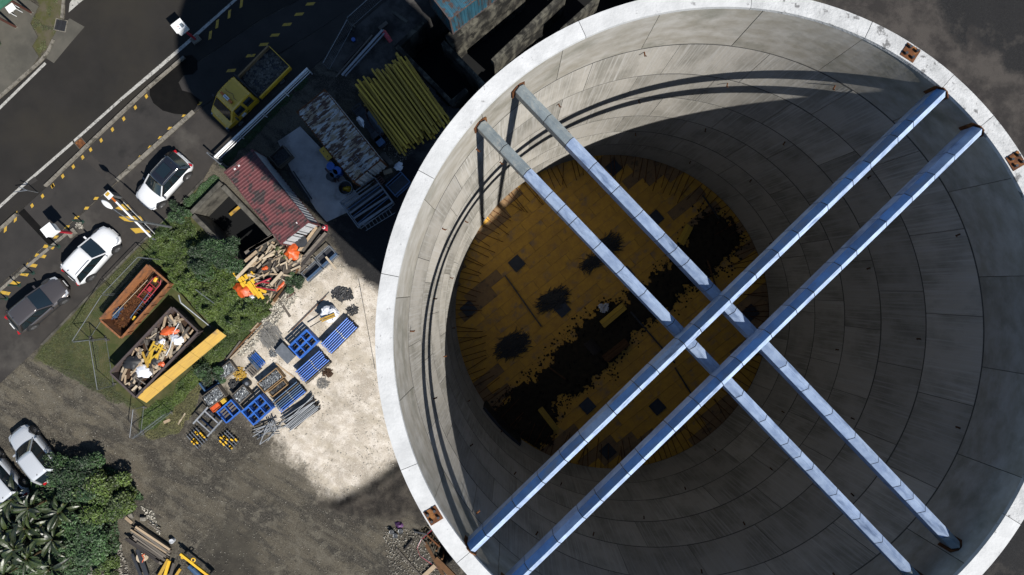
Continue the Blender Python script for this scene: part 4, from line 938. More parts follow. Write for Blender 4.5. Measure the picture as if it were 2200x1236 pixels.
WEED2 = [(470,712),(520,705),(548,712),(490,765),(450,800),(405,850),(380,880),(330,925),(300,930),(300,880),(350,850),(420,790)]
cover('weeds', WEED2, 20000, .55, .15, .035, 'foliage', 'strip of green weeds along the yellow panel', 'weeds', .8, 12)
cover('dry_weeds', [(405,845),(440,800),(420,880),(385,930),(330,945),(310,935),(360,890)], 7000, .35, .16, .025, 'dry_grass', 'yellowing dry weeds beside the small pallets', 'weeds', .8, 5)
cover('undergrowth', [(-20,1040),(60,1030),(150,985),(260,1010),(310,1070),(250,1110),(260,1180),(180,1245),(-20,1245)], 14000, .8, .26, .09, 'dark_foliage', 'dark undergrowth added as deep shade below the banana plants and bushes', 'undergrowth', .7, 14)  # dark leaves added to stand for the deep shade between the plants
cover('verge_grass', VERGE, 5000, .09, .10, .03, 'lawn', 'patchy grass verge beside the drain', 'grass', 1, 2, .3)
cover('rail_weeds', [(470,352),(560,262),(665,160),(672,168),(590,250),(500,345),(478,365)], 6000, .3, .12, .03, 'dark_foliage', 'dark weeds along the white guard rail', 'weeds', .8, 6)
cover('kerb_weeds', [(425,405),(462,368),(476,384),(420,440),(385,460),(375,455)], 5000, .5, .13, .04, 'dark_foliage', 'dark weeds between the parking strip and the concrete pit', 'weeds', .8, 6)
def bush(name, px, rx, ry, hgt, n, m, label, ln=.16, wd=.05, lobes=7, seed=0):
    g = P(*px); t_ = thing(name, label, 'bush', (g.x, g.y, -.02)); rs = np.random.default_rng(seed + 20)
    lobes = int(lobes * 2.2)
    C_ = np.stack([rs.uniform(-.8, .8, lobes) * rx, rs.uniform(-.8, .8, lobes) * ry, rs.uniform(.35, .78, lobes) * hgt], 1); C_[0] = (0, 0, hgt * .62)
    k = rs.integers(0, lobes, n); u = rs.normal(size=(n, 3)); u /= np.linalg.norm(u, axis=1)[:, None]; rr = rs.uniform(.4, 1.25, n)[:, None] ** .5
    sz = np.array([rx * .33, ry * .33, hgt * .27]) * rs.uniform(.7, 1.15, lobes)[k][:, None]
    pos = C_[k] + u * rr * sz; pos[:, 2] = np.maximum(pos[:, 2], .05)
    v, f, tn = leaves(n, pos, ln, wd, .6); tn = tn * np.repeat(rs.uniform(.45, 1.45, lobes)[k], 4)
    link(leafmesh('crown', v, f, tn, m), 'crown', t_)
    st = MB()
    for c in C_: st.tube((0, 0, 0), tuple(c * .9), .035, 6, r2=.012)
    st.obj('stems', 'stem', t_); return t_
bush('shrub', (474, 552), 1.75, 1.5, 1.9, 9000, 'dark_foliage', 'blue green feathery shrub between the pit and the timber pile', .2, .05, 11, 1)
bush('shrub', (396, 455), .7, .9, 1.0, 2400, 'dark_foliage', 'small bright shrub beside the white car with black roof', .22, .05, 6, 2)
bush('shrub', (640, 606), .75, .75, .9, 2600, 'dark_foliage', 'round green shrub between the timber pile and the metal frames', .14, .05, 6, 3)
bush('shrub', (560, 648), 1.0, .6, .8, 2600, 'foliage', 'low bush at the foot of the orange sheets', .14, .05, 6, 4)
bush('shrub', (460, 800), .95, .85, .9, 3000, 'dark_foliage', 'dark green bush beside the crates of clamps', .16, .05, 7, 5)
bush('shrub', (610, 548), .5, .5, .8, 1500, 'foliage', 'small green bush growing through the timber pile', .14, .04, 5, 6)
bush('bush', (245, 1058), 2.0, 1.7, 1.7, 9500, 'foliage', 'dense green bush at the dirt corner right of the banana plants', .2, .09, 12, 7)
bush('bush', (180, 1020), 1.9, 1.6, 1.6, 7500, 'dark_foliage', 'dark bush in front of the silver car', .2, .08, 10, 8)
bush('bush', (190, 1150), 1.9, 1.7, 1.4, 6500, 'dark_foliage', 'dark bush left of the grey timber stack', .2, .08, 10, 9)
bush('bush', (235, 1210), 1.1, .9, .8, 3000, 'foliage', 'low bush below the grey timber stack', .16, .06, 6, 10)
bush('shrub', (-4, 97), .5, .4, 1.2, 800, 'dark_foliage', 'dark leafy shrub added in place of a cast shadow at the left edge on the pavement', .25, .08, 4, 11)  # added plant standing in for a dark shadow on the pavement
# banana plants
def bleaf(ln, wd, droop, m):
    n = 9; vs = []; fs = []
    for i in range(n):
        u = i / (n - 1); x = ln * u * math.cos(droop * u * .7); z = ln * (.55 * u - droop * u * u * .85); wv = wd * math.sin(math.pi * min(.97, u * .92 + .05)) ** .7
        rag = random.uniform(.8, 1.08); vs += [(x, -wv * rag, z + .10 * wv), (x, 0, z - .03), (x, wv * rag, z + .10 * wv)]
    for i in range(n - 1): fs += [(3 * i, 3 * i + 1, 3 * i + 4, 3 * i + 3), (3 * i + 1, 3 * i + 2, 3 * i + 5, 3 * i + 4)]
    return MB().add(vs, fs).mesh('leaf', m, smooth=False)
LV = [bleaf(1.4, .15, .6, 'banana_leaf'), bleaf(1.8, .18, .85, 'banana_leaf'), bleaf(1.1, .13, .4, 'banana_leaf'), bleaf(1.6, .12, .95, 'banana_leaf')]
names = ['nearest the silver cars', 'second from the silver cars', 'beside the dark bush', 'in the middle of its clump', 'left of the clump centre', 'at the left edge', 'under the dark bush', 'low at the left edge', 'in the bottom left corner', 'right of the corner', 'lowest right of its clump', 'behind the low bush']
for k, (x, y) in enumerate(((52,1062),(100,1075),(150,1090),(85,1120),(40,1130),(5,1100),(140,1145),(10,1180),(45,1215),(95,1180),(130,1210),(70,1160))):
    g = P(x, y); hgt = random.uniform(1.3, 2.0); t_ = thing('banana_plant', 'banana plant with long arching leaves ' + names[k], 'plant', (g.x, g.y, 0), 0, 'banana plants in the lower left corner')
    MB().tube((0, 0, 0), (0, 0, hgt), .11, 8, r2=.06).obj('stem', 'stem', t_)
    a0_ = random.uniform(0, 6.28)
    for i in range(18): link(random.choice(LV), 'leaf', t_, (0, 0, hgt - .03 * i), (random.gauss(0, .25), random.uniform(-.55, .25), a0_ + i * 2.4 + random.gauss(0, .3)), (random.uniform(.6, 1.15), random.uniform(.7, 1.2), 1))
ADJ = dict(timber='brown', pale_timber='pale', grey_timber='weathered grey', dark_timber='dark', brown_timber='red brown', yellow_timber='dull yellow', yellow_panel='bright yellow')
# ------------------------------------------------------------------ skips
def skip(px, px_axis, Ls, Ws, Hs, m, label, zf=.15):
    p = P(px[0], px[1], Hs); t_ = thing('skip', label, 'skip', (p.x, p.y, .02), ang(*px_axis))
    MB().box((0, 0, zf), (Ls - .3, Ws - .3, .06)).obj('floor', m, t_)
    for s in (-1, 1):
        MB().bar((-Ls / 2 + .02, s * (Ws / 2 - .06), .1), (Ls / 2 - .02, s * (Ws / 2 - .06), .1), .06, .06)
        sd = MB().loft([[(x, s * (Ws / 2 - .22), .12), (x, s * (Ws / 2 - .16), .12), (x, s * Ws / 2, Hs), (x, s * (Ws / 2 - .06), Hs)] for x in (-Ls / 2 + .1, Ls / 2 - .1)]).obj('side_wall', m, t_)
        for k in range(6):
            x = -Ls / 2 + .45 + k * (Ls - .9) / 5; MB().bar((x, s * (Ws / 2 - .12), .15), (x, s * (Ws / 2 + .03), Hs - .05), .08, .05).obj('rib', m, sd)
        MB().box((0, s * Ws / 2, Hs + .03), (Ls - .05, .13, .08)).obj('top_rim', m, t_)
        e = MB().loft([[(s * (Ls / 2 - .24), y, .12), (s * (Ls / 2 - .18), y, .12), (s * Ls / 2, y, Hs - .01), (s * (Ls / 2 - .06), y, Hs - .01)] for y in (-Ws / 2 + .1, Ws / 2 - .1)]).obj('end_wall', m, t_)
        MB().box((s * Ls / 2, 0, Hs + .022), (.13, Ws - .14, .075)).obj('top_rim', m, t_)
    for s in (-1, 1): MB().bar((-Ls / 2, s * .35, .5), (-Ls / 2 - .4, s * .35, .42), .1, .1).obj('hook_arm', m, t_)
    MB().bar((-Ls / 2 - .3, -.6, .45), (-Ls / 2 - .3, .6, .45), .08, .08).obj('lifting_bar', m, t_)
    return t_
s1 = skip((290, 648), ((235, 708), (340, 588)), 5.0, 1.95, 1.25, 'orange_rust', 'rusty orange skip full of scrap steel beside the fence')
s2 = skip((332, 757), ((258, 832), (400, 682)), 6.2, 2.45, 1.35, 'brown_steel', 'dark brown skip full of broken timber')
def local(t_, x, y, z): return t_.matrix_world @ Vector((x, y, z)) if False else Vector((t_.location.x + math.cos(t_.rotation_euler[2]) * x - math.sin(t_.rotation_euler[2]) * y, t_.location.y + math.sin(t_.rotation_euler[2]) * x + math.cos(t_.rotation_euler[2]) * y, t_.location.z + z))
# scrap in the rusty skip
def heapmesh(name, lx, ly, h0, h1, m, loc, rz, label, cat, seed=0):
    n = 26; k = 16; vs = []
    for i in range(n):
        for j in range(k):
            u = i / (n - 1); v = j / (k - 1); x = (u - .5) * lx; y = (v - .5) * ly
            bump = math.sin(math.pi * u) ** .5 * math.sin(math.pi * v) ** .5
            vs.append((x, y, h0 + (h1 - h0) * bump + .14 * (float(vnoise(np.array(x), np.array(y), 2.2, seed)) - .5)))
    fs = [(i * k + j, i * k + j + 1, (i + 1) * k + j + 1, (i + 1) * k + j) for i in range(n - 1) for j in range(k - 1)]
    return tag(link(MB().add(vs, fs).mesh(name, m, True), name, None, loc, (0, 0, rz)), label, cat, kind='stuff')
mat('scrap_dark', (.10, .055, .03), (.05, .03, .02), 4, .9, bump=.6, bscale=12)
heapmesh('scrap_heap', 4.4, 1.55, .45, .62, 'scrap_dark', s1.location, s1.rotation_euler[2], 'rusty brown scrap filling the orange skip', 'scrap', 1)
mb = MB()
for i in range(420):
    x = random.uniform(-2.1, 1.2); y = random.uniform(-.6, .6); z = .58 + random.random() * .2; a = random.uniform(0, 3.14); l = random.uniform(.15, .5)
    mb.bar((x - l * math.cos(a), max(-.78, min(.78, y - l * math.sin(a))), z), (x + l * math.cos(a), max(-.78, min(.78, y + l * math.sin(a))), z + random.uniform(-.1, .1)), .018, .018)
tag(link(mb.mesh('scrap_rods', 'rust'), 'scrap_rods', None, s1.location, s1.rotation_euler), 'tangled rusty rods in the orange skip', 'scrap', kind='stuff')
t_ = thing('scrap_trolley', 'bent red steel frame lying in the orange skip', 'trolley', local(s1, 1.2, -.1, .82), s1.rotation_euler[2])
for y in (-.32, .32): MB().path([(-1.0, y, .05), (.7, y, .12), (1.0, y * .6, .2)], .028).obj('side_tube', 'red_paint', t_)
for x in (-.9, -.3, .3, .75): MB().tube((x, -.32, .08), (x, .32, .1), .024, 6).obj('cross_tube', 'red_paint', t_)
MB().box((.0, 0, .13), (.35, .3, .03)).obj('plate', 'red_paint', t_)
t_ = thing('wire_rack', 'blue grey wire rack lying in the orange skip', 'rack', local(s1, -.1, -.45, .84), s1.rotation_euler[2] + .08)
for y in (-.2, .2): MB().tube((-1.1, y, 0), (1.2, y, 0), .022, 6).obj('side_tube', 'blue_pale', t_)
for k in range(9): MB().tube((-1.05 + k * .27, -.2, .01), (-1.05 + k * .27, .2, .01), .016, 5).obj('rung', 'steel_grey', t_)
for (x, y, m, lab) in ((1.95, .05, 'yellow_steel', 'yellow box at the upper end of the orange skip'), (-1.0, -.62, 'yellow_steel', 'small yellow block at the rim of the orange skip')):
    q = local(s1, x, y, .86); o = bevel(MB().box((0, 0, .06), (.34, .2, .16)).obj('scrap_block', m, loc=q, rot=(0, 0, 1.1)), .04); tag(o, lab, 'box')
q = local(s1, -1.5, .55, .8); barheap('net_scrap', q, .5, .16, s1.rotation_euler[2], 40, .4, .02, 'blue_pale', .1, 'pale crumpled netting in the orange skip', 'net', 4, .8)
A = local(s1, -1.9, .62, .95); B = local(s1, 1.6, .42, 1.0); tag(MB().tube(A, B, .02, 6).obj('long_rod', 'pale_timber'), 'long thin pale rod lying in the orange skip', 'rod')
# timber waste in the brown skip
heapmesh('waste_heap', 5.75, 2.15, .85, 1.1, 'scrap_dark', s2.location, s2.rotation_euler[2], 'dark waste filling the brown skip', 'waste', 3)
def scatter_planks(n, root, lx, ly, z0, z1, mats_, lens, wds, label, group, name='scrap_plank', bias=None, ctr=(0, 0)):
    for i in range(n):
        x = random.uniform(-lx, lx); y = random.uniform(-ly, ly); ln = random.uniform(*lens); wd = random.uniform(*wds)
        z = z0 + (z1 - z0) * (1 - (abs(x) / lx) ** 2 * .6) * (1 - (abs(y) / ly) ** 2 * .6) * random.uniform(.75, 1.05); a = random.gauss(bias, .45) if bias is not None and random.random() < .7 else random.uniform(0, 3.14)
        ey = abs(math.sin(a)) * ln / 2; y = max(-ly + ey * .8, min(ly - ey * .8, y)) if ey < ly else y * .1
        q = local(root, x + ctr[0], y + ctr[1], z); m = random.choice(mats_)
        o = link(cube(m), name, None, q, (random.gauss(0, .08), random.gauss(0, .09), root.rotation_euler[2] + a), (ln, wd, random.uniform(.02, .06))); tag(o, ADJ[m] + ' ' + label, 'plank', group)
TM = ['timber', 'pale_timber', 'timber', 'grey_timber', 'pale_timber', 'grey_timber', 'dark_timber']
scatter_planks(170, s2, 2.85, 1.1, 1.12, 1.42, TM, (.22, .95), (.05, .17), 'broken plank heaped in the brown skip', 'broken planks in the brown skip', bias=.5)
scatter_planks(12, s2, .8, .5, 1.42, 1.5, ['yellow_timber', 'yellow_panel'], (.6, 1.1), (.09, .16), 'plank lying on top of the waste in the brown skip', 'yellow planks in the brown skip', bias=.3)
def sheetcrumple(name, q, rx, ry, h_, m, label, cat, seed=0, rz=0):
    n = 15; vs = []; fs = []
    for i in range(n):
        for j in range(n):
            u = i / (n - 1) * 2 - 1; v = j / (n - 1) * 2 - 1; r = max(abs(u), abs(v)); ll = math.hypot(u, v) or 1; k = r / ll
            th_a = math.atan2(v, u); f = 1 + .16 * math.sin(2 * th_a + seed) + .10 * math.sin(3 * th_a + seed * 2.3) + .07 * math.sin(7 * th_a + seed) + .05 * math.sin(11 * th_a)
            x = u * k * rx * f; y = v * k * ry * f; z = h_ * (1 - r ** 2) + h_ * .7 * (float(vnoise(np.array(x), np.array(y), 3.5 / max(rx, .3), seed)) - .4) * (1 - r * .6); vs.append((x, y, max(.005, z + .02)))
    fs = [(i * n + j, (i + 1) * n + j, (i + 1) * n + j + 1, i * n + j + 1) for i in range(n - 1) for j in range(n - 1)]
    return tag(link(MB().add(vs, fs).mesh(name, m, True), name, None, q, (0, 0, rz)), label, cat)
sheetcrumple('orange_netting', local(s2, 1.75, .25, 1.32), .55, .34, .18, 'orange_plastic', 'bright orange netting crumpled at the upper end of the brown skip', 'netting', 1)
sheetcrumple('orange_netting', local(s2, -.25, -.9, 1.34), .22, .2, .12, 'orange_plastic', 'small orange piece at the long edge of the brown skip', 'netting', 2)
sheetcrumple('plastic_sheet', local(s2, 1.7, -.55, 1.34), .42, .36, .22, 'bag_white', 'white plastic at the upper end of the brown skip', 'plastic sheet', 3)
sheetcrumple('plastic_sheet', local(s2, -1.5, -.35, 1.30), .6, .4, .18, 'bag_white', 'grey white plastic in the lower half of the brown skip', 'plastic sheet', 4)
sheetcrumple('plastic_sheet', local(s2, .9, .1, 1.38), .26, .2, .14, 'bag_white', 'small white plastic piece in the middle of the brown skip', 'plastic sheet', 5)
sheetcrumple('tarpaulin', local(s2, -1.5, .6, 1.29), .75, .42, .18, 'black', 'black tarpaulin in the brown skip', 'tarpaulin', 6)
sheetcrumple('tarpaulin', local(s2, -.35, -.45, 1.34), .35, .4, .1, 'black', 'small black sheet at the middle of the brown skip', 'tarpaulin', 7)
A = local(s2, 1.9, -.05, 1.42); B = local(s2, .4, -.75, 1.42); tag(MB().path([local(s2, 2.6, .1, 1.45), A, local(s2, 1.0, -.6, 1.45), B], .035).obj('white_hose', 'container_white'), 'white pipe lying across the brown skip', 'pipe')
# yellow long panel
A = P(296, 858, 1.2); B = P(470, 712, 1.2); L_ = (B - A).length
t_ = thing('leaning_formwork', 'long yellow plywood formwork panel leaning along the brown skip', 'panel', (A.x, A.y, 0), math.atan2(B.y - A.y, B.x - A.x))
n = 6
for k in range(n):
    M_ = Matrix.Rotation(R(38), 3, 'X'); MB().box((L_ * (k + .5) / n, -.12, .88 + random.uniform(-.006, .006)), (L_ / n - .012, .82, .04), M=M_).obj('sheet', 'yellow_panel', t_)
for k in range(5): MB().bar((L_ * (k + .5) / 5, .22, .02), (L_ * (k + .5) / 5, .22, 1.05), .06, .06).obj('strut', 'grey_timber', t_)
# thin bent post by the skip
t_ = thing('bent_pole', 'pale bent pole standing in the weeds above the brown skip', 'pole', P(452, 702))
g = P(452, 702); MB().path([Vector((0, 0, .0)), P(388, 650, 1.6) - g, P(384, 634, 1.65) - g], .05, 8).obj('pole', 'steel_grey', t_)

# ------------------------------------------------------------------ timber waste pile by the red container
def rootat(px, rz=0): 
    g = P(*px); o = type('q', (), {})(); o.location = Vector((g.x, g.y, 0)); o.rotation_euler = (0, 0, rz); return o
pr = rootat((588, 578), R(42))
mat('soil_heap', (.09, .075, .06), (.05, .042, .035), 3, .95, bump=.6, bscale=9)
heapmesh('waste_heap', 4.6, 3.6, .0, .75, 'soil_heap', pr.location, R(42), 'dark soil and splinters under the timber pile', 'waste', 5)
scatter_planks(190, pr, 2.15, 1.55, .15, 1.0, ['timber', 'pale_timber', 'pale_timber', 'timber', 'grey_timber', 'dark_timber'], (.18, .95), (.04, .14), 'scrap wood piece in the loose pile beside the red container', 'loose timber pile', bias=.1)
def board(a, c, wd, th_, z, m, lab, cat='board', group=None, z2=None):
    A = P(*a, z); B = P(*c, z if z2 is None else z2); return tag(MB().bar(A, B, wd, th_).obj('board' if cat == 'board' else cat.replace(' ', '_'), m), lab, cat, group)
board((494, 462), (520, 440), .22, .06, -1.6, 'yellow_panel', 'yellow plank floating in the concrete pit', 'plank')
board((420, 622), (460, 652), .05, .05, .75, 'steel_grey', 'thin pale pole lying in the weeds', 'pole')
for a, c, wd, m, lab in (((508,598),(553,552),.2,'pale_timber','long pale board on the left of the timber pile'), ((582,612),(607,585),.2,'pale_timber','pale board on the lower right of the timber pile'), ((526,562),(552,540),.2,'timber','brown board on the upper left of the timber pile'), ((527,545),(600,500),.28,'grey_timber','grey board leading under the container end'), ((535,538),(588,508),.22,'grey_timber','second grey board leading under the container end')):
    board(a, c, wd, .05, 1.0 if m != 'grey_timber' else .6, m, lab)
for k, (a, c, m) in enumerate((((596,632),(690,505),'dark_timber'), ((604,622),(696,512),'dark_timber'), ((612,600),(700,500),'grey_timber'), ((588,648),(640,578),'brown_timber'), ((584,655),(612,622),'timber'), ((650,540),(688,490),'grey_timber'), ((644,538),(680,488),'timber'), ((600,640),(625,604),'dark_timber'), ((655,560),(705,502),'dark_timber'), ((618,616),(668,556),'grey_timber'))):
    board(a, c, .19, .08, .35 + .05 * (k % 4), m, ADJ[m] + ' long plank lying from the timber pile toward the container corner', 'plank', 'long planks beside the timber pile')
for x, y, n_, dx, dy in ((516, 602, 5, 9, -5), (522, 612, 5, 9, -4), (513, 596, 3, -5, -5)):
    for k in range(n_): 
        g = P(x + dx * k * .75, y + dy * k * .7, .6); tag(link(cube('yellow_steel'), 'yellow_block', None, (g.x, g.y, .62 + .03 * (k % 2)), (0, 0, R(-52) + random.gauss(0, .15)), (.34, .2, .1)), 'yellow plastic block beside the orange sheets', 'block', 'yellow blocks by the orange sheets')
for a, c, wd in (((534, 605), (558, 640), .22), ((541, 600), (566, 642), .18), ((556, 622), (572, 628), .2), ((530, 610), (548, 634), .14)): board(a, c, wd, .08, .82, 'yellow_steel', 'long yellow plank lying over the orange sheets', 'plank', 'yellow planks over the orange sheets')
g = P(528, 626); sheetcrumple('orange_sheet', (g.x, g.y, .25), .55, .75, .3, 'orange_plastic', 'bright orange plastic sheet at the lower tip of the timber pile', 'plastic sheet', 3, .6)
g = P(556, 626); sheetcrumple('orange_sheet', (g.x, g.y, .3), .55, .5, .25, 'orange_plastic', 'second orange plastic sheet under the yellow planks', 'plastic sheet', 8, .2)
g = P(632, 542); sheetcrumple('orange_sheet', (g.x, g.y, .5), .6, .55, .4, 'orange_plastic', 'crumpled orange tarpaulin at the corner of the white container end', 'tarpaulin', 5, .4)
g = P(611, 612); sheetcrumple('orange_sheet', (g.x, g.y, .3), .3, .7, .2, 'orange_plastic', 'orange sheet beside the dark long planks', 'plastic sheet', 6, -.7)
g = P(580, 577); sheetcrumple('orange_sheet', (g.x, g.y, .95), .2, .16, .12, 'orange_plastic', 'small orange piece on top of the timber pile', 'plastic sheet', 7)
g = P(545, 638); sheetcrumple('white_sheet', (g.x, g.y, .3), .22, .2, .2, 'bag_white', 'white plastic at the lower tip of the timber pile', 'plastic sheet', 9)
g = P(557, 633); sheetcrumple('white_sheet', (g.x, g.y, .25), .2, .18, .2, 'bag_white', 'small white plastic right of the yellow planks', 'plastic sheet', 10)
for a, c, lab in (((547, 612), (582, 598), 'upper red pipe on the timber pile'), ((562, 606), (578, 608), 'middle red pipe on the timber pile'), ((550, 617), (592, 624), 'lower red pipe on the timber pile')):
    tag(MB().tube(P(*a, .95), P(*c, 1.0), .055, 8).obj('red_pipe', 'red_paint'), lab, 'pipe')
g = P(652, 520); t_ = thing('round_plate', 'dark round plate leaning on the white container end', 'plate', (g.x, g.y, .5), R(38)); MB().tube((0, 0, 0), (0, 0, .07), .42, 24).obj('disc', 'dark_steel', t_); MB().tube((0, 0, .07), (0, 0, .1), .1, 12).obj('hub', 'dark_steel', t_)
t_ = thing('traffic_cone', 'dirty red traffic cone at the corner of the red container', 'cone', P(698, 490)); MB().tube((0, 0, .03), (0, 0, .6), .17, 14, r2=.03).obj('cone', 'red_paint', t_); MB().box((0, 0, .015), (.42, .42, .03)).obj('foot', 'red_paint', t_); MB().tube((0, 0, .3), (0, 0, .42), .112, 14, r2=.08).obj('band', 'white_paint', t_)

# ------------------------------------------------------------------ steel frames, props, crates on the gravel
def frame_rack(px, rz, L_, W_, h_, m, label, cat='rack', bars=0, barm='dark_steel', solid=None):
    g = P(px[0], px[1], h_ / 2); t_ = thing('steel_rack', label, cat, (g.x, g.y, .03), rz)
    for sx in (-1, 1):
        for sy in (-1, 1): MB().box((sx * (L_ / 2 - .03), sy * (W_ / 2 - .03), h_ / 2), (.06, .06, h_)).obj('corner_post', m, t_)
    for z in (.08, h_ - .03):
        for s in (-1, 1): MB().box((0, s * (W_ / 2 - .03), z), (L_ - .12, .055, .055)).obj('long_rail', m, t_); MB().box((s * (L_ / 2 - .03), 0, z), (.055, W_ - .12, .055)).obj('cross_rail', m, t_)
    for k in range(bars): MB().box((-L_ / 2 + .15 + (L_ - .3) * k / max(1, bars - 1), 0, .1), (.05, W_ - .12, .03)).obj('floor_bar', barm, t_)
    if solid: MB().box((0, 0, .06), (L_ - .1, W_ - .1, .03)).obj('floor', solid, t_)
    return t_
frame_rack((857, 397), R(42), 1.45, 1.0, .9, 'blue_pale', 'blue grey steel box cage standing by the silo wall', 'cage', 6, 'dark_steel', 'dark_steel')
t_ = frame_rack((790, 437), R(36), 3.0, 2.2, .9, 'steel_grey', 'large steel rack loaded with ladders and frames', 'rack', 0)
for k in range(7): MB().box((0, -.9 + k * .27, .35 + .05 * (k % 3)), (2.8, .05 if k % 2 else .14, .06), random.gauss(0, .03)).obj('frame_bar', 'blue_pale' if k % 2 else 'steel_grey', t_)
MB().box((0, .35, .3), (2.6, .55, .02)).obj('mesh_panel', 'dark_steel', t_)
def ladder(a, c, wd, z, label, m='steel_grey', z2=None):
    A = P(*a, z); B = P(*c, z2 if z2 is not None else z); L_ = (B - A).length; t_ = thing('ladder', label, 'ladder', (A.x, A.y, z), math.atan2(B.y - A.y, B.x - A.x))
    for s in (-1, 1): MB().box((L_ / 2, s * wd / 2, 0), (L_, .03, .06)).obj('rail', m, t_)
    for k in range(int(L_ / .28)): MB().tube((.14 + k * .28, -wd / 2, 0), (.14 + k * .28, wd / 2, 0), .016, 6).obj('rung', m, t_)
ladder((783, 490), (845, 452), .42, .95, 'ladder lying on the edge of the large steel rack nearest the silo')
ladder((758, 336), (795, 380), .36, 2.68, 'short ladder lying on the rusted container roof')
for k, (a, c) in enumerate((((734, 440), (795, 397)), ((741, 446), (800, 402)))): tag(MB().bar(P(*a, 1.05), P(*c, 1.05), .06, .05).obj('long_tube', 'steel_grey'), ('outer' if k == 0 else 'inner') + ' pale square tube on the large steel rack', 'tube')
g = P(738, 438); 
t_ = thing('round_tub', 'large grey tub holding a yellow sheet beside the rusted container', 'tub', P(746, 406)); 
mb = MB(); nseg = 28; vs = []
for r_, z in ((.40, .02), (.46, .62), (.50, .62), (.44, .0)): vs += [(r_ * math.cos(2 * math.pi * i / nseg), r_ * math.sin(2 * math.pi * i / nseg), z) for i in range(nseg)]
mb.add(vs, [(k * nseg + i, k * nseg + (i + 1) % nseg, ((k + 1) % 4) * nseg + (i + 1) % nseg, ((k + 1) % 4) * nseg + i) for k in range(4) for i in range(nseg)]); mb.obj('wall', 'steel_grey', t_)
MB().tube((0, 0, .03), (0, 0, .06), .4, 24).obj('bottom', 'dark_steel', t_)
g = P(748, 407); sheetcrumple('yellow_sheet', (g.x, g.y, .12), .3, .24, .25, 'yellow_steel', 'crumpled yellow sheet inside the grey tub', 'sheet', 2)
g = P(704, 334); t_ = thing('yellow_bench', 'bright yellow flat bench beside the rusted container', 'bench', (g.x, g.y, .03), R(-52)); MB().box((0, 0, .5), (.98, .42, .06)).obj('sheet', 'yellow_steel', t_)
for s in (-1, 1): MB().box((s * .35, 0, .235), (.08, .36, .47)).obj('leg', 'dark_steel', t_); MB().tube((s * .22, 0, .53), (s * .22, 0, .535), .04, 10).obj('hole', 'black', t_)
for x, y, m, lab in ((717, 362, 'blue_steel', 'dark blue drum beside the rusted container'), (724, 377, 'blue_pale', 'second blue drum beside the rusted container'), (731, 371, 'blue_steel', 'third blue drum against the rusted container'), (716, 384, 'dark_steel', 'dark drum in front of the blue drums')):
    t_ = thing('drum', lab, 'drum', P(x, y), 0, 'drums by the rusted container'); MB().tube((0, 0, 0), (0, 0, .85), .27, 16).obj('body', m, t_); MB().tube((0, 0, .85), (0, 0, .88), .285, 16).obj('lid_ring', m, t_)
for k, (a, c) in enumerate((((699, 362), (722, 392)), ((703, 358), (728, 390)))): board(a, c, .12, .1, .3, 'red_brown', ('left' if k == 0 else 'right') + ' dark red beam beside the blue drums', 'beam')
def crate(px, rz, L_, W_, h_, m, label, fill=None, th_=.05, floor=True, name='crate', z0=.03):
    g = P(px[0], px[1], h_); t_ = thing(name, label, 'crate', (g.x, g.y, z0), rz)
    for s in (-1, 1):
        nb = max(1, int(h_ / .2))
        for k in range(nb):
            MB().box((0, s * (W_ / 2 - th_ / 2), h_ * (k + .5) / nb), (L_, th_, h_ / nb - .012)).obj('side_board', m, t_)
            MB().box((s * (L_ / 2 - th_ / 2), 0, h_ * (k + .5) / nb), (th_, W_ - 2 * th_ - .004, h_ / nb - .012)).obj('end_board', m, t_)
    MB().box((0, 0, .04), (L_ - .1, W_ - .1, .05)).obj('floor', m, t_)
    if fill:
        mt, lab2, h2, r_, ln = fill; mb = MB(); tn = []
        for i in range(330):
            x = random.uniform(-1, 1) * (L_ / 2 - .12); y = random.uniform(-1, 1) * (W_ / 2 - .12); z = h2 - .12 + random.random() * .12; a = random.uniform(0, 3.14); l = ln * random.uniform(.5, 1) / 2
            dx = min(l * abs(math.cos(a)), L_ / 2 - th_ - abs(x)); dy = min(l * abs(math.sin(a)), W_ / 2 - th_ - abs(y)) * (1 if math.sin(a * 2) > 0 else -1); k = len(mb.v)
            mb.tube((x - dx, y - dy, z), (x + dx, y + dy, z + random.uniform(-.04, .06)), r_ * random.uniform(.6, 1.3), 5); tn += [random.uniform(.35, 1.9)] * (len(mb.v) - k)
        bs = MB().box((0, 0, (h2 - .1) / 2), (L_ - .12, W_ - .12, h2 - .14)); k = len(mb.v); mb.add(bs.v, bs.f); tn += [.5] * (len(mb.v) - k)
        tag(link(mb.mesh('clamp_heap', mt, tone=tn), 'clamp_heap', None, t_.location, t_.rotation_euler), lab2, 'clamps', kind='stuff')
    return t_
Z6 = lambda x, y: (400 + x / 3.089, 600 + y / 3.089)
crate(Z6(558, 672), R(39), 1.75, .85, .6, 'crate_wood', 'long wooden crate of tie rods below the slatted pallet', ('clamps', 'grey tie rods filling the long wooden crate', .52, .02, .35))
crate(Z6(365, 765), R(43), 1.15, .85, .55, 'grey_timber', 'grey wooden crate of pale couplers left of the blue grid panel', ('clamps', 'pale couplers filling the crate left of the blue grid panel', .5, .05, .16))
crate(Z6(178, 780), R(36), 1.45, .95, .55, 'grey_timber', 'grey wooden crate of clamps beside the blue pallet box', ('clamps', 'dark and pale clamps in the crate beside the blue pallet box', .5, .045, .18))
crate(Z6(262, 610), R(38), 1.35, .8, .45, 'grey_timber', 'weathered crate of grey offcuts at the edge of the weeds', ('clamps', 'grey offcuts in the weathered crate', .42, .04, .25))
crate(Z6(608, 725), R(39), 1.4, .5, .5, 'crate_wood', 'narrow wooden crate beside the long crate of tie rods', ('tangle_black', 'dark fittings in the narrow wooden crate', .36, .03, .3))
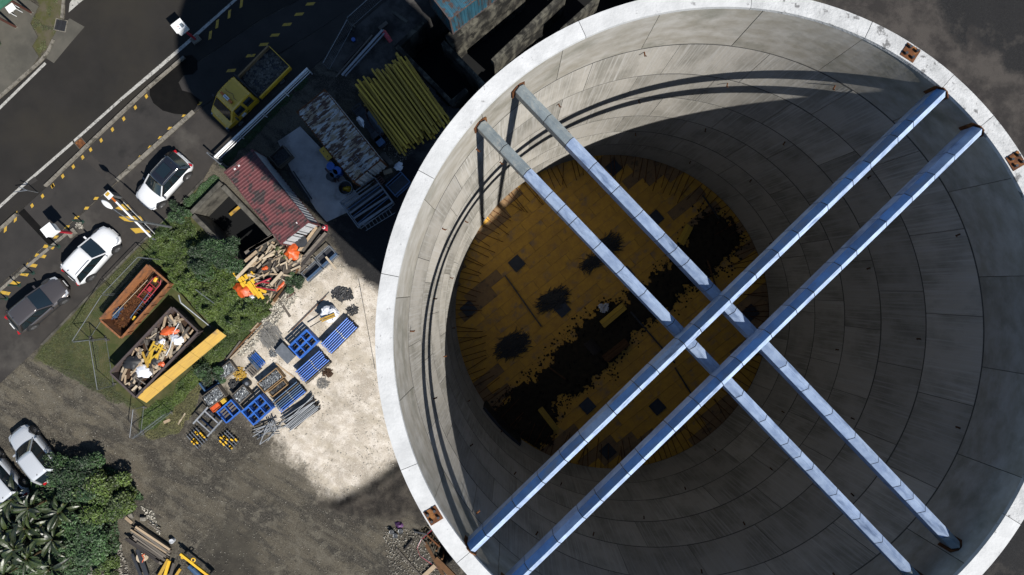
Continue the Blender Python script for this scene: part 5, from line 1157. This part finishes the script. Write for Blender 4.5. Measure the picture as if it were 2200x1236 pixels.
# blue pallet box with brown slats
g = Z6(282, 878); t_ = crate(g, R(41), 1.35, 1.05, .45, 'blue_steel', 'blue steel pallet box with brown slatted floor', None, .07, name='pallet_box')
MB().box((0, 0, .38), (.08, .9, .1)).obj('divider', 'blue_steel', t_)
for s in (-1, 1):
    for k in range(4): MB().box((s * .32, -.33 + k * .22, .2), (.5, .12, .04)).obj('slat', 'grey_timber', t_)
g = Z6(198, 850); q = P(*g, .3); t_ = thing('orange_crate', 'bright orange plastic crate beside the blue pallet box', 'crate', (q.x, q.y, .03), R(38)); 
for s in (-1, 1): MB().box((0, s * .17, .2), (.68, .03, .38)).obj('side', 'orange_plastic', t_); MB().box((s * .325, 0, .2), (.03, .31, .36)).obj('end', 'orange_plastic', t_)
MB().box((0, 0, .2), (.62, .3, .2)).obj('base', 'orange_plastic', t_)
g = Z6(250, 808); q = P(*g, .3); o = bevel(MB().box((0, 0, .2), (.36, .3, .38)).obj('yellow_box', 'yellow_timber', loc=(q.x, q.y, .03), rot=(0, 0, R(38))), .02); tag(o, 'dull yellow box between the orange crate and the grey crate', 'box')
def props(px, rz, n, nl, L_, r_, mats_, label, pitch=.15, jit=.03, tilt=.0):
    h_ = .1 + nl * r_ * 2; g = P(px[0], px[1], h_); t_ = thing('prop_bundle', label, 'prop bundle', (g.x, g.y, .03), rz, 'bundles of steel props')
    for x in (-L_ * .32, L_ * .32): MB().box((x, 0, .05), (.1, n * pitch, .1)).obj('bearer', 'grey_timber', t_)
    for l in range(nl):
        for i in range(n):
            m = random.choice(mats_) if l == nl - 1 else 'dark_timber'; y = (i - (n - 1) / 2) * pitch + (.5 * pitch if l % 2 else 0) * .4; z = .1 + r_ + l * 2 * r_; x = random.gauss(0, jit); a = random.gauss(0, tilt)  # lower layers coloured dark so the gaps between props look shaded
            dx, dy = math.cos(a) * L_ / 2, math.sin(a) * L_ / 2
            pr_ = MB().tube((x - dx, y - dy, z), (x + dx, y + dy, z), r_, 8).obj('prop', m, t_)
            if l == nl - 1:
                MB().tube((x + dx * .08, y + dy * .08, z), (x + dx * .16, y + dy * .16, z), r_ * 1.25, 8).obj('collar', 'steel_grey', pr_)
                for e in (-1, 1): MB().box((x + e * dx, y + e * dy, z), (.012, pitch * .9, r_ * 2.0), a).obj('end_plate', m, pr_)
    return t_
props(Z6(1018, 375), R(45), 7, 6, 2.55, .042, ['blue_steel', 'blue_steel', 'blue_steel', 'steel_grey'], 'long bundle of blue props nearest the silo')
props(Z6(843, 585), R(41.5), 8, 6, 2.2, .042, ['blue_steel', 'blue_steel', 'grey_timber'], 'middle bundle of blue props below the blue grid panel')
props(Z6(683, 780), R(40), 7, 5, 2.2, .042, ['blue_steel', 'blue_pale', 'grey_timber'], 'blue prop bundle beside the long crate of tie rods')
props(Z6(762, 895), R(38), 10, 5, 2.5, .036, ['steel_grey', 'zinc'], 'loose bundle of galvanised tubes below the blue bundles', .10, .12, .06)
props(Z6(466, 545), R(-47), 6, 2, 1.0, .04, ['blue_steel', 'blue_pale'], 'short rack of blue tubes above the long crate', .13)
g = Z6(445, 600); q = P(*g, .2); t_ = thing('slatted_pallet', 'brown slatted pallet under the short blue tubes', 'pallet', (q.x, q.y, .03), R(-47))
for k in range(5): MB().box((.0, -.36 + k * .18, .2), (.75, .11, .03)).obj('slat', 'grey_timber', t_)
for x in (-.3, .3): MB().box((x, 0, .09), (.09, .9, .18)).obj('bearer', 'grey_timber', t_)
def grid_panel(px, rz, L_, W_, h_, nx_, ny_, m, label):
    g = P(px[0], px[1], h_); t_ = thing('grid_panel', label, 'formwork panel', (g.x, g.y, .03), rz, 'blue grid formwork panels')
    MB().box((0, 0, .12), (L_ * .9, W_ * .9, .2)).obj('stack_base', 'grey_timber', t_)
    for l in range(3):
        z = .3 + l * (h_ - .34) / 2.2
        for k in range(nx_ + 1): MB().box((-L_ / 2 + L_ * k / nx_, 0, z + .002), (.09 if k in (0, nx_) else .075, W_ + random.uniform(.02, .12), .13)).obj('cross_rail', m, t_)
        for k in range(ny_ + 1): MB().box((0, -W_ / 2 + W_ * k / ny_, z), (L_ + random.uniform(.02, .1), .085, .125)).obj('long_rail', m, t_)
    return t_
grid_panel(Z6(775, 430), R(43.5), 1.65, 1.1, .9, 3, 2, 'blue_steel', 'blue grid formwork panel stack nearest the white big bag')
grid_panel(Z6(468, 868), R(42), 1.7, 1.2, .9, 3, 2, 'blue_steel', 'blue grid formwork panel stack beside the blue pallet box')
# grey folded frames
g = P(*Z6(545, 1000), .3); t_ = thing('scaffold_frames', 'heap of grey scaffold frames below the blue grid panel', 'scaffold', (g.x, g.y, .03), R(38))
for k in range(11):
    a = random.gauss(0, .22); x0 = random.uniform(-.35, .35); y0 = -.35 + k * .07; z = .06 + k * .035
    MB().bar((x0 - .85 * math.cos(a), y0 - .85 * math.sin(a), z), (x0 + .85 * math.cos(a), y0 + .85 * math.sin(a), z), .05, .04).obj('tube', random.choice(['steel_grey', 'zinc']), t_)
for k in range(9):
    a = R(75) + random.gauss(0, .12); x0 = .45 + random.uniform(-.25, .4); MB().bar((x0 - .4 * math.cos(a), -.4 * math.sin(a), .5), (x0 + .4 * math.cos(a), .4 * math.sin(a), .5), .045, .035).obj('cross_tube', 'zinc', t_)
MB().bar((-1.0, -.45, .5), (.2, .25, .52), .05, .04).bar((-1.0, -.45, .5), (.25, -.5, .52), .05, .04).obj('brace', 'zinc', t_)
# steel trestle
g = P(*Z6(160, 940), .4); t_ = thing('steel_trestle', 'open grey steel trestle at the tip of the crates', 'trestle', (g.x, g.y, .03), R(-42))
for s in (-1, 1):
    MB().box((0, s * .42, .75), (1.45, .09, .07)).obj('top_rail', 'zinc', t_); MB().box((0, s * .42, .12), (1.3, .06, .06)).obj('low_rail', 'blue_pale', t_)
    MB().bar((s * .66, -.75, .8), (s * .66, .78, .8), .1, .06).obj('cross_beam', 'zinc', t_)
    for y in (-.42, .42): MB().box((s * .6, y, .37), (.07, .07, .72)).obj('leg', 'steel_grey', t_)
g = P(*Z6(140, 715), .3); t_ = thing('steel_corner', 'blue grey steel angle frame at the edge of the weeds', 'frame', (g.x, g.y, .03), 0)
MB().bar(P(*Z6(85, 690), .35) - g, P(*Z6(125, 745), .35) - g, .1, .5).bar(P(*Z6(125, 745), .34) - g, P(*Z6(215, 690), .34) - g, .08, .48).obj('angle', 'blue_pale', t_)
MB().bar(P(*Z6(185, 655), .3) - g, P(*Z6(215, 685), .3) - g, .3, .1).obj('plate', 'blue_pale', t_)
# small pallets of yellow and grey clamps
for (x, y, rz, lab) in ((72, 1055, R(-48), 'square pallet of black bars and yellow clamps nearest the dirt track'), (280, 1072, R(-44), 'square pallet of black bars and yellow clamps below the steel trestle')):
    g = P(*Z6(x, y), .25); t_ = thing('clamp_pallet', lab, 'pallet', (g.x, g.y, .03), rz, 'pallets of bars and clamps')
    for k in range(6): MB().box((-.5 + k * .2, 0, .1), (.07, 1.0, .07)).obj('bearer', 'dark_timber', t_)
    for k in range(5): MB().box((0, -.42 + k * .21, .2), (1.2, .06, .08)).obj('bar', 'steel_grey', t_)
    for k in range(11): MB().box((random.uniform(-.5, .5), -.42 + .21 * random.randrange(5) + .02, .27), (.22, .1, .06), random.gauss(0, .1)).obj('clamp', 'yellow_steel', t_)
# heaps
for (x, y, rx, ry, n, ln, r_, m, h_, sp, lab) in ((560, 375, .85, .75, 260, .8, .017, 'tie_rods', .3, .18, 'large heap of thin grey tie rods beside the grid panel'), (580, 492, .3, .25, 70, .2, .02, 'clamps', .12, 1.5, 'small heap of grey clamps below the tie rods'), (905, 690, .42, .35, 120, .3, .012, 'tie_rods', .14, 1.2, 'heap of thin grey wire near the middle props'), (940, 622, .35, .3, 60, .2, .035, 'scrap_dark', .16, 1.5, 'heap of brown fittings near the middle props'), (1040, 100, .75, .5, 130, .3, .05, 'tangle_black', .22, 1.5, 'black heap of netting between the timber pile and the silo'), (1105, 207, .38, .36, 90, .25, .025, 'tangle_black', .2, 1.5, 'black coil of wire above the long blue props'), (330, 700, .45, .35, 90, .22, .04, 'tangle_black', .25, 1.5, 'black heap of fittings behind the couplers crate'), (150, 890, .3, .3, 60, .2, .04, 'tangle_black', .18, 1.5, 'dark heap of fittings at the corner of the clamps crate')):
    g = P(*Z6(x, y)); barheap('fittings_heap', (g.x, g.y, .02), rx, ry, R(125) if n == 260 else 0, n, ln, r_, m, h_, lab, 'heap', 5, sp)
g = P(*Z6(360, 630)); barheap('yellow_offcuts', (g.x, g.y, .02), .45, .5, 0, 90, .22, .035, 'yellow_panel', .25, 'heap of pale yellow offcuts beside the weathered crate', 'offcuts', 4, 1.6)
g = P(*Z6(418, 688)); t_ = thing('cable_reel', 'small dark round reel between the crates', 'reel', (g.x, g.y, .03)); MB().tube((0, 0, 0), (0, 0, .4), .22, 16).obj('body', 'dark_steel', t_); MB().tube((0, 0, .4), (0, 0, .43), .12, 12).obj('hub', 'steel_grey', t_)
g = P(*Z6(660, 490), .4); t_ = thing('sloping_box', 'grey wooden box with a sloping lid beside the blue grid panel', 'box', (g.x, g.y, .03), R(-46))
MB().loft([[(x, -.4, 0), (x, .4, 0), (x, .4, .55), (x, -.4, .32)] for x in (-.6, .6)]).obj('body', 'grey_timber', t_); MB().box((0, -.02, .47), (1.3, .9, .03), M=Matrix.Rotation(R(16), 3, 'X')).obj('lid', 'steel_grey', t_)
# big bag with yellow beams
g = P(*Z6(950, 232), .5); mb = MB(); secs = []
for z, r_ in ((0, .50), (.18, .60), (.5, .60), (.72, .56), (.84, .42), (.88, .12)):
    secs.append([(r_ * (1 + .10 * math.sin(5 * t + z * 5)) * math.cos(t), r_ * (1 + .10 * math.cos(4 * t + z * 7)) * math.sin(t), z + .05 * math.sin(3 * t) * (z > .5)) for t in np.linspace(0, 2 * math.pi, 24, endpoint=False)])
t_ = thing('big_bag', 'white crumpled bulk bag on the gravel', 'bag', (g.x, g.y, .03)); mb.loft(secs).obj('bag', 'bag_white', t_, smooth=False)
for a in (.6, 2.2, 3.9, 5.3): MB().path([(.45 * math.cos(a), .45 * math.sin(a), .7), (.55 * math.cos(a + .2), .55 * math.sin(a + .2), .95), (.35 * math.cos(a + .5), .35 * math.sin(a + .5), .9)], .035, 5).obj('loop', 'bag_white', t_)
for k, (a, c) in enumerate((((888, 268), (985, 230)), ((900, 280), (990, 245)))): board(Z6(*a), Z6(*c), .12, .1, 1.0 + .02 * k, 'yellow_panel', ('upper' if k == 0 else 'lower') + ' short yellow beam on the white bulk bag', 'beam')
board(Z6(822, 318), Z6(900, 270), .06, .06, .6, 'dark_timber', 'dark batten leaning on the bulk bag', 'batten')
for k, (a, c, m) in enumerate((((676, 356), (950, 84), 'dark_steel'), ((700, 340), (930, 110), 'rust'))): tag(MB().tube(P(*Z6(*a), .05), P(*Z6(*c), .05), .03, 6).obj('long_pipe', m), ('long dark pipe' if k == 0 else 'long rusty rod') + ' lying across the gravel above the grid panel', 'pipe')
board(Z6(612, 130), Z6(690, 250), .16, .06, .06, 'grey_timber', 'grey board lying on the gravel below the timber pile')
board(Z6(665, 130), Z6(720, 85), .1, .06, .06, 'red_brown', 'short red brown batten below the timber pile', 'batten')
for k, (a, c) in enumerate((((255, 545), (500, 290)), ((262, 560), (512, 310)), ((430, 345), (480, 290)), ((270, 530), (360, 410)))): board(Z6(*a), Z6(*c), .1, .07, .08 + .03 * k, ['brown_timber', 'pale_timber', 'timber', 'grey_timber'][k], ['longest brown board along the edge of the weeds', 'long pale board along the edge of the weeds', 'short pale board at the top of the weeds edge', 'short grey board at the foot of the weeds edge'][k])
board(Z6(1255, 0 + 600), Z6(1145, 0), .02, .02, .06, 'dark_steel', 'thin black cable lying on the gravel along the silo', 'cable')
board(Z6(595, 560), Z6(740, 670), .1, .05, .05, 'timber', 'board on the ground beside the long crate')
board((352, 908), (366, 902), .2, .05, .1, 'timber', 'short plank at the tip of the weeds', 'plank'); board((382, 912), (398, 888), .1, .05, .08, 'pale_timber', 'pale batten beside the small pallets', 'batten')
# window frames on the gravel
for (x, y, rz, L_, W_, lab) in ((703, 552, R(42), 1.35, .95, 'upper dark steel frame with channels on the gravel edge'), (672, 583, R(42), 1.35, .8, 'lower dark steel frame with channels on the gravel edge')):
    t_ = frame_rack((x, y), rz, L_, W_, .55, 'steel_grey', lab, 'frame', 0, 'dark_steel', 'dark_steel')
    for k in range(3): MB().box((0, -W_ / 2 + .08 + k * .06, .56), (L_, .035, .03)).obj('channel', 'blue_pale', t_)
board((700, 552), (722, 578), .14, .05, .65, 'pale_timber', 'pale board lying on the upper dark steel frame')

# ------------------------------------------------------------------ yellow beam stack behind the rusted container
random.seed(21)
ends = [((745+i*3.9, 158 - i*2.1), (862 + i * 4.4, 340 - i * 2.9)) for i in range(30)]
hb2 = MB().box((0, 0, .08), (1, .13, .035)).box((0, 0, -.08), (1, .13, .035)).box((0, 0, 0), (1, .04, .126)).mesh('formwork_beam', 'yellow_timber')
dirv = (P(905, 270) - P(805, 130)); baz = math.atan2(dirv.y, dirv.x)
uu = Vector((math.cos(baz), math.sin(baz), 0)); nv = Vector((-uu.y, uu.x, 0)); org = P(862, 222, .9); org.z = 0
for l in range(4):
    n_ = 22 - l if l < 3 else 13
    for i in range(n_):
        off = (i - (n_ - 1) / 2) * (.195 if l < 3 else .29) + (l % 2) * .07; L_ = random.uniform(4.9, 5.9); q = org + uu * random.uniform(-.45, .35) + nv * (off + random.gauss(0, .012)) + Vector((0, 0, .25 + l * .2))
        o = link(hb2, 'formwork_beam', None, q, (0, 0, baz + random.gauss(0, .014 if l < 3 else .035)), (L_, 1, 1)); tag(o, 'yellow timber formwork beam in the long stack between the rusted container and the basins', 'beam', 'stacked yellow formwork beams')
for k, s in enumerate((-1.6, 0, 1.7)):
    q = org + uu * s; tag(MB().bar(q - nv * 2.2 + Vector((0, 0, .08)), q + nv * 2.2 + Vector((0, 0, .08)), .12, .12).obj('bearer', 'yellow_timber'), ['upper', 'middle', 'lower'][k] + ' yellow bearer sticking out under the stacked beams', 'bearer')
for k, (a, c, m, wd) in enumerate((((735, 162), (822, 65), 'zinc', .16), ((742, 164), (826, 72), 'steel_grey', .1), ((722, 166), (800, 76), 'grey_timber', .1), ((815, 62), (832, 48), 'grey_timber', .25), ((843, 24), (875, 48), 'old_concrete', .22), ((737, 138), (780, 90), 'dark_timber', .2))):
    board(a, c, wd, .1, .5 if k < 2 else .15, m, ['long galvanised beam at the upper end of the yellow stack', 'grey steel beam under the galvanised beam', 'grey pole in the shade beyond the galvanised beam', 'short grey post at the tip of the galvanised beam', 'concrete beam lying in the shade near the blue container', 'dark plank in the shade beside the fence'][k], 'steel beam' if k < 2 else 'post')
g = P(830, 76, .4); t_ = thing('red_machine', 'dark red pump lying beyond the yellow stack', 'pump', (g.x, g.y, .02), R(-55)); bevel(MB().box((0, 0, .3), (.75, .32, .4)).obj('body', 'red_paint', t_), .1, 3); MB().tube((.2, 0, .5), (.55, 0, .35), .15, 12).obj('motor', 'red_paint', t_); MB().tube((-.45, 0, .3), (-.2, 0, .3), .1, 10).obj('inlet', 'steel_grey', t_)
g = P(761, 88); t_ = thing('blue_bucket', 'small blue bucket in the shade by the fence', 'bucket', (g.x, g.y, .0)); MB().tube((0, 0, 0), (0, 0, .3), .1, 12, r2=.14).obj('body', 'blue_steel', t_); MB().path([(-.14, 0, .3), (0, 0, .4), (.14, 0, .3)], .01, 5).obj('handle', 'steel_grey', t_)
# junk along the rusted container
t_ = frame_rack((790, 262), R(-52), 2.6, .7, .7, 'dark_steel', 'long dark rack of junk beside the rusted container', 'rack', 6, 'dark_steel', 'dark_steel')
g = P(775, 262, .7); sheetcrumple('white_bag', (g.x, g.y, .72), .45, .18, .18, 'bag_white', 'white bag lying on the rack beside the rusted container', 'bag', 4, R(-52))
g = P(806, 262, .2); t_ = thing('red_basin', 'oval dark basin with red edge beside the yellow stack', 'basin', (g.x, g.y, .02), R(-58)); 
mb = MB(); vs = []
for r_, z in ((.9, .02), (1.05, .3), (1.12, .3), (.98, .0)): vs += [(r_ * math.cos(2 * math.pi * i / 28), r_ * .36 * math.sin(2 * math.pi * i / 28), z) for i in range(28)]
mb.add(vs, [(k * 28 + i, k * 28 + (i + 1) % 28, ((k + 1) % 4) * 28 + (i + 1) % 28, ((k + 1) % 4) * 28 + i) for k in range(4) for i in range(28)]); mb.obj('wall', 'red_brown', t_); MB().prism([(.93 * math.cos(2 * math.pi * i / 28), .33 * math.sin(2 * math.pi * i / 28)) for i in range(28)], .05, .08).obj('bottom', 'screen_grey', t_)
for (x, y, m, lab) in ((808, 295, 'dark_steel', 'dark metal box at the end of the junk rack'), (817, 305, 'blue_pale', 'second dark box at the end of the junk rack')):
    q = P(x, y, .4); t_ = thing('metal_box', lab, 'box', (q.x, q.y, .02), R(-52)); bevel(MB().box((0, 0, .3), (.6, .5, .6)).obj('body', m, t_), .02); MB().box((0, 0, .62), (.64, .54, .04)).obj('lid', m, t_)
g = P(856, 357, .2); sheetcrumple('pale_sack', (g.x, g.y, .05), .36, .26, .16, 'bag_white', 'pale blue sack on the ground between the yellow stack and the cage', 'sack', 5, .3)
board((820, 330), (842, 352), .35, .05, .3, 'grey_timber', 'grey board leaning at the corner of the rusted container'); board((824, 372), (842, 366), .3, .05, .25, 'timber', 'brown board piece below the container corner')
q = P(815, 390, .3); t_ = thing('red_crate', 'dark red plastic crate between the rusted container and the rack', 'crate', (q.x, q.y, .02), R(40))
for k in range(4): MB().box((0, -.24 + k * .16, .3), (.6, .07, .04)).obj('slat', 'red_brown', t_)
for s in (-1, 1): MB().box((s * .28, 0, .15), (.05, .55, .3)).obj('side', 'red_brown', t_)
crate((602, 336), R(40), 1.25, 1.0, .7, 'grey_timber', 'wooden crate of dark rubble behind the red container', ('tangle_black', 'dark rubble in the crate behind the red container', .5, .05, .2))
for k in range(3): tag(MB().tube(P(622 + 4 * k, 372 - 2 * k, .1), P(662 + 4 * k, 432 - 2 * k, .1), .04, 6).obj('long_pipe', 'dark_steel'), ['left', 'middle', 'right'][k] + ' dark pipe lying along the red container', 'pipe')

# ------------------------------------------------------------------ lower left timber stack and crane beam
random.seed(33)
da = R(-35)
g = P(320, 1172, .4); dn = Vector((-math.sin(da), math.cos(da), 0)); du = Vector((math.cos(da), math.sin(da), 0))
for l in range(3):
    for i in range(8):
        q = Vector((g.x, g.y, .12 + l * .14)) + dn * ((i - 3.5) * .165 + random.gauss(0, .015)) + du * random.gauss(0, .16)
        sm = random.choice(['grey_timber', 'grey_timber', 'grey_timber', 'timber', 'dark_timber'])
        tag(link(cube(sm), 'stacked_plank', None, q, (0, 0, da + random.gauss(0, .025)), (2.8 + random.uniform(-.5, .25), random.choice((.11, .15, .16)), .12 + random.uniform(-.03, .02))), ADJ[sm] + ' plank in the ' + ('lowest', 'middle', 'top')[l] + ' layer of the timber stack at the bottom left', 'plank', 'grey timber stack')
for k, (a, c, m, wd) in enumerate((((338, 1244), (362, 1202), 'yellow_panel', .22), ((352, 1244), (364, 1205), 'yellow_steel', .2), ((364, 1244), (374, 1210), 'grey_timber', .2), ((372, 1246), (388, 1222), 'yellow_panel', .18), ((270, 1112), (284, 1124), 'timber', .22), ((296, 1180), (318, 1244), 'dark_steel', .3), ((284, 1190), (304, 1240), 'dark_steel', .2), ((318, 1124), (346, 1142), 'grey_timber', .08))):
    board(a, c, wd, .08, .3 + .03 * (k % 3), m, ['left yellow plank at the bottom edge', 'bright yellow plank at the bottom edge', 'grey plank between the yellow planks', 'right yellow plank at the bottom edge', 'short brown plank at the top of the grey timber stack', 'dark steel channel left of the grey timber stack', 'second dark steel channel at the bottom edge', 'thin batten with a yellow strap beside the grey timber stack'][k])
g = P(304, 1198, .3); t_ = thing('cable_drum', 'pale round cable drum with orange cord left of the timber stack', 'drum', (g.x, g.y, .02)); MB().tube((0, 0, 0), (0, 0, .12), .36, 24).obj('lower_flange', 'pale_timber', t_); MB().tube((0, 0, .12), (0, 0, .3), .2, 16).obj('core', 'timber', t_); MB().tube((0, 0, .3), (0, 0, .36), .34, 24).obj('upper_flange', 'pale_timber', t_); MB().path([(.1, -.3, .38), (.25, .0, .4), (.1, .2, .4), (.3, .3, .38)], .03, 6).obj('cord', 'orange_plastic', t_)
A = P(388, 1190, .8); B = P(452, 1240, .8); L_ = (B - A).length
t_ = thing('lifting_beam', 'yellow lifting beam with ring at the bottom edge', 'lifting beam', (A.x, A.y, 0), math.atan2(B.y - A.y, B.x - A.x))
MB().box((L_ / 2, 0, .8), (L_, .16, .16)).obj('beam', 'yellow_steel', t_)
def torus(mb, c, R_, r_, n=20, m=8):
    vs = [(c[0] + (R_ + r_ * math.cos(b_)) * math.cos(a), c[1] + (R_ + r_ * math.cos(b_)) * math.sin(a), c[2] + r_ * math.sin(b_)) for a in np.linspace(0, 2 * math.pi, n, endpoint=False) for b_ in np.linspace(0, 2 * math.pi, m, endpoint=False)]
    return mb.add(vs, [(i * m + j, ((i + 1) % n) * m + j, ((i + 1) % n) * m + (j + 1) % m, i * m + (j + 1) % m) for i in range(n) for j in range(m)])
torus(MB(), (.95, .20, .8), .13, .045).obj('ring', 'yellow_steel', t_, smooth=True); torus(MB(), (.25, -.14, .8), .07, .03).obj('small_ring', 'yellow_steel', t_, smooth=True)
for x in (.15, L_ - .2): MB().box((x, 0, .36), (.1, .3, .72)).obj('stand', 'dark_steel', t_)
for k in range(2): tag(MB().tube(P(406 + k * 8, 1216 + k * 6, .25), P(436 + k * 8, 1246 + k * 6, .25), .16, 14).obj('pale_pipe', 'blue_pale'), ['left', 'right'][k] + ' pale blue pipe under the yellow lifting beam', 'pipe')
g = P(373, 1160); t_ = thing('paint_pot', 'white pot beside the grey timber stack', 'pot', (g.x, g.y, 0)); MB().tube((0, 0, 0), (0, 0, .32), .15, 16, r2=.17).obj('body', 'container_white', t_); MB().path([(-.17, 0, .3), (0, -.1, .42), (.17, 0, .3)], .012, 5).obj('handle', 'steel_grey', t_)
for k, (x, y) in enumerate(((310, 1113), (300, 1137), (283, 1108))):
    g = P(x, y); o = bevel(MB().box((0, 0, .12), (.4, .3, .26)).obj('concrete_block', 'kerb_concrete', loc=(g.x, g.y, 0), rot=(.1, 0, k)), .06, 2); tag(o, ['pale concrete lump at the tip of the timber stack', 'concrete lump left of the timber stack', 'concrete lump by the green bush'][k], 'lump')

# ------------------------------------------------------------------ trench beside the silo
t_ = thing('trench_shoring', 'timber shored trench against the silo foot', 'trench'); 
for k, (a, c, m, wd) in enumerate((((913, 1165), (952, 1236), 'brown_timber', .22), ((900, 1150), (915, 1170), 'grey_timber', .08), ((852, 1178), (912, 1246), 'grey_timber', .10), ((935, 1200), (975, 1240), 'brown_timber', .4), ((918, 1150), (945, 1175), 'rust', .1), ((910, 1238), (935, 1215), 'timber', .3), ((868, 1182), (886, 1160), 'dark_timber', .08), ((890, 1142), (918, 1148), 'dark_steel', .1))):
    A = P(*a, .1); B = P(*c, .1); MB().bar(A, B, wd, .1 + .01 * k).obj('shoring_board', m, t_)
for x, y in ((925, 1165), (938, 1182), (950, 1200)): 
    q = P(x, y); MB().box((q.x, q.y, -.6), (.12, .12, 1.5)).obj('shoring_post', 'brown_timber', t_)
for k in range(2): tag(MB().path([P(928, 1136 + k * 3, .08), P(905, 1158 + k * 2, .06), P(896, 1178, .06), P(902, 1194, .06), P(925, 1208 + k * 3, .06), P(940, 1222, .06)], .02, 6).obj('hose', 'red_paint' if k else 'steel_grey'), ['grey hose looped beside the trench', 'thin red hose beside the trench'][k], 'hose')
for k, (x, y, m) in enumerate(((843, 1140, 'black'), (851, 1148, 'dark_steel'), (862, 1138, 'black'))):
    q = P(x, y); t_ = thing('bucket', ['black bucket left of the trench', 'dark bucket with grey rim left of the trench', 'black bucket nearest the trench'][k], 'bucket', (q.x, q.y, .03)); MB().tube((0, 0, 0), (0, 0, .3), .12, 14, r2=.16).obj('body', m, t_); torus(MB(), (0, 0, .3), .155, .014, 18, 5).obj('rim', 'steel_grey', t_); MB().path([(-.15, 0, .3), (0, .06, .4), (.15, 0, .3)], .01, 5).obj('handle', 'steel_grey', t_)
q = P(857, 1130, .2); sheetcrumple('purple_tarp', (q.x, q.y, .05), .28, .24, .2, 'purple_plastic', 'small purple bundle left of the trench', 'bundle', 3)

# ------------------------------------------------------------------ loose stones
def stones(name, poly, n, smin, smax, m, label, z=0, tones=(.6, 1.3)):
    X, Y = inside(poly, n); base_ = np.array([[1, 0, 0], [-.5, .87, 0], [-.5, -.87, 0], [.3, .1, .8], [-.2, -.1, -.6]]); T = np.array([[0, 1, 3], [1, 2, 3], [2, 0, 3], [1, 0, 4], [2, 1, 4], [0, 2, 4]])
    s = RNG.uniform(0, 1, n) ** 3 * (smax - smin) + smin; a = RNG.uniform(0, 6.28, n); c_, s_ = np.cos(a), np.sin(a)
    V = base_[None] * s[:, None, None] * RNG.uniform(.6, 1.3, (n, 5, 1)); vx = V[..., 0] * c_[:, None] - V[..., 1] * s_[:, None] + X[:, None]; vy = V[..., 0] * s_[:, None] + V[..., 1] * c_[:, None] + Y[:, None]; vz = V[..., 2] + z + (s * .3)[:, None]
    v = np.stack([vx, vy, vz], -1).reshape(-1, 3); f = (T[None] + np.arange(n)[:, None, None] * 5).reshape(-1, 3)
    me_ = bpy.data.meshes.new(name); me_.vertices.add(len(v)); me_.vertices.foreach_set('co', v.astype('f').ravel()); me_.loops.add(f.size); me_.loops.foreach_set('vertex_index', f.ravel()); me_.polygons.add(len(f)); me_.polygons.foreach_set('loop_start', np.arange(0, f.size, 3)); me_.update(calc_edges=True)
    at = me_.attributes.new('tone', 'FLOAT', 'POINT'); at.data.foreach_set('value', np.repeat(RNG.uniform(*tones, n), 5).astype('f')); me_.materials.append(MATS[m])
    tag(link(me_, name), label, 'stones', kind='stuff')
stones('gravel_stones', GRAVEL, 9000, .012, .07, 'pale_stone', 'pale loose stones on the gravel patch')
stones('rubble_stones', [(585,655),(625,618),(640,640),(600,690),(560,730),(520,765),(505,760),(545,710)], 1500, .03, .14, 'pale_stone', 'pale rubble stones along the edge of the weeds')
stones('rubble_stones', [(300,1085),(330,1100),(345,1150),(320,1120)], 300, .02, .10, 'pale_stone', 'pale rubble by the green bush')
stones('rubble_stones', [(190,1180),(260,1170),(280,1236),(190,1240)], 900, .02, .14, 'rubble', 'pale rubble patch at the bottom left')
stones('dirt_stones', [(0,800),(80,770),(290,880),(310,940),(560,900),(620,1000),(860,1120),(900,1240),(300,1240),(330,1100),(150,960),(0,900)], 6000, .008, .05, 'rubble', 'small stones scattered on the dirt', 0, (.4, 1.4))
stones('shade_crumbs', [(820,300),(860,290),(890,330),(850,360),(825,340)], 500, .015, .05, 'pale_stone', 'pale crumbs in the shade below the yellow stack')
stones('trench_rubble', [(820,1130),(900,1140),(935,1215),(980,1240),(840,1240)], 1800, .015, .09, 'rubble', 'earth and stones around the trench')
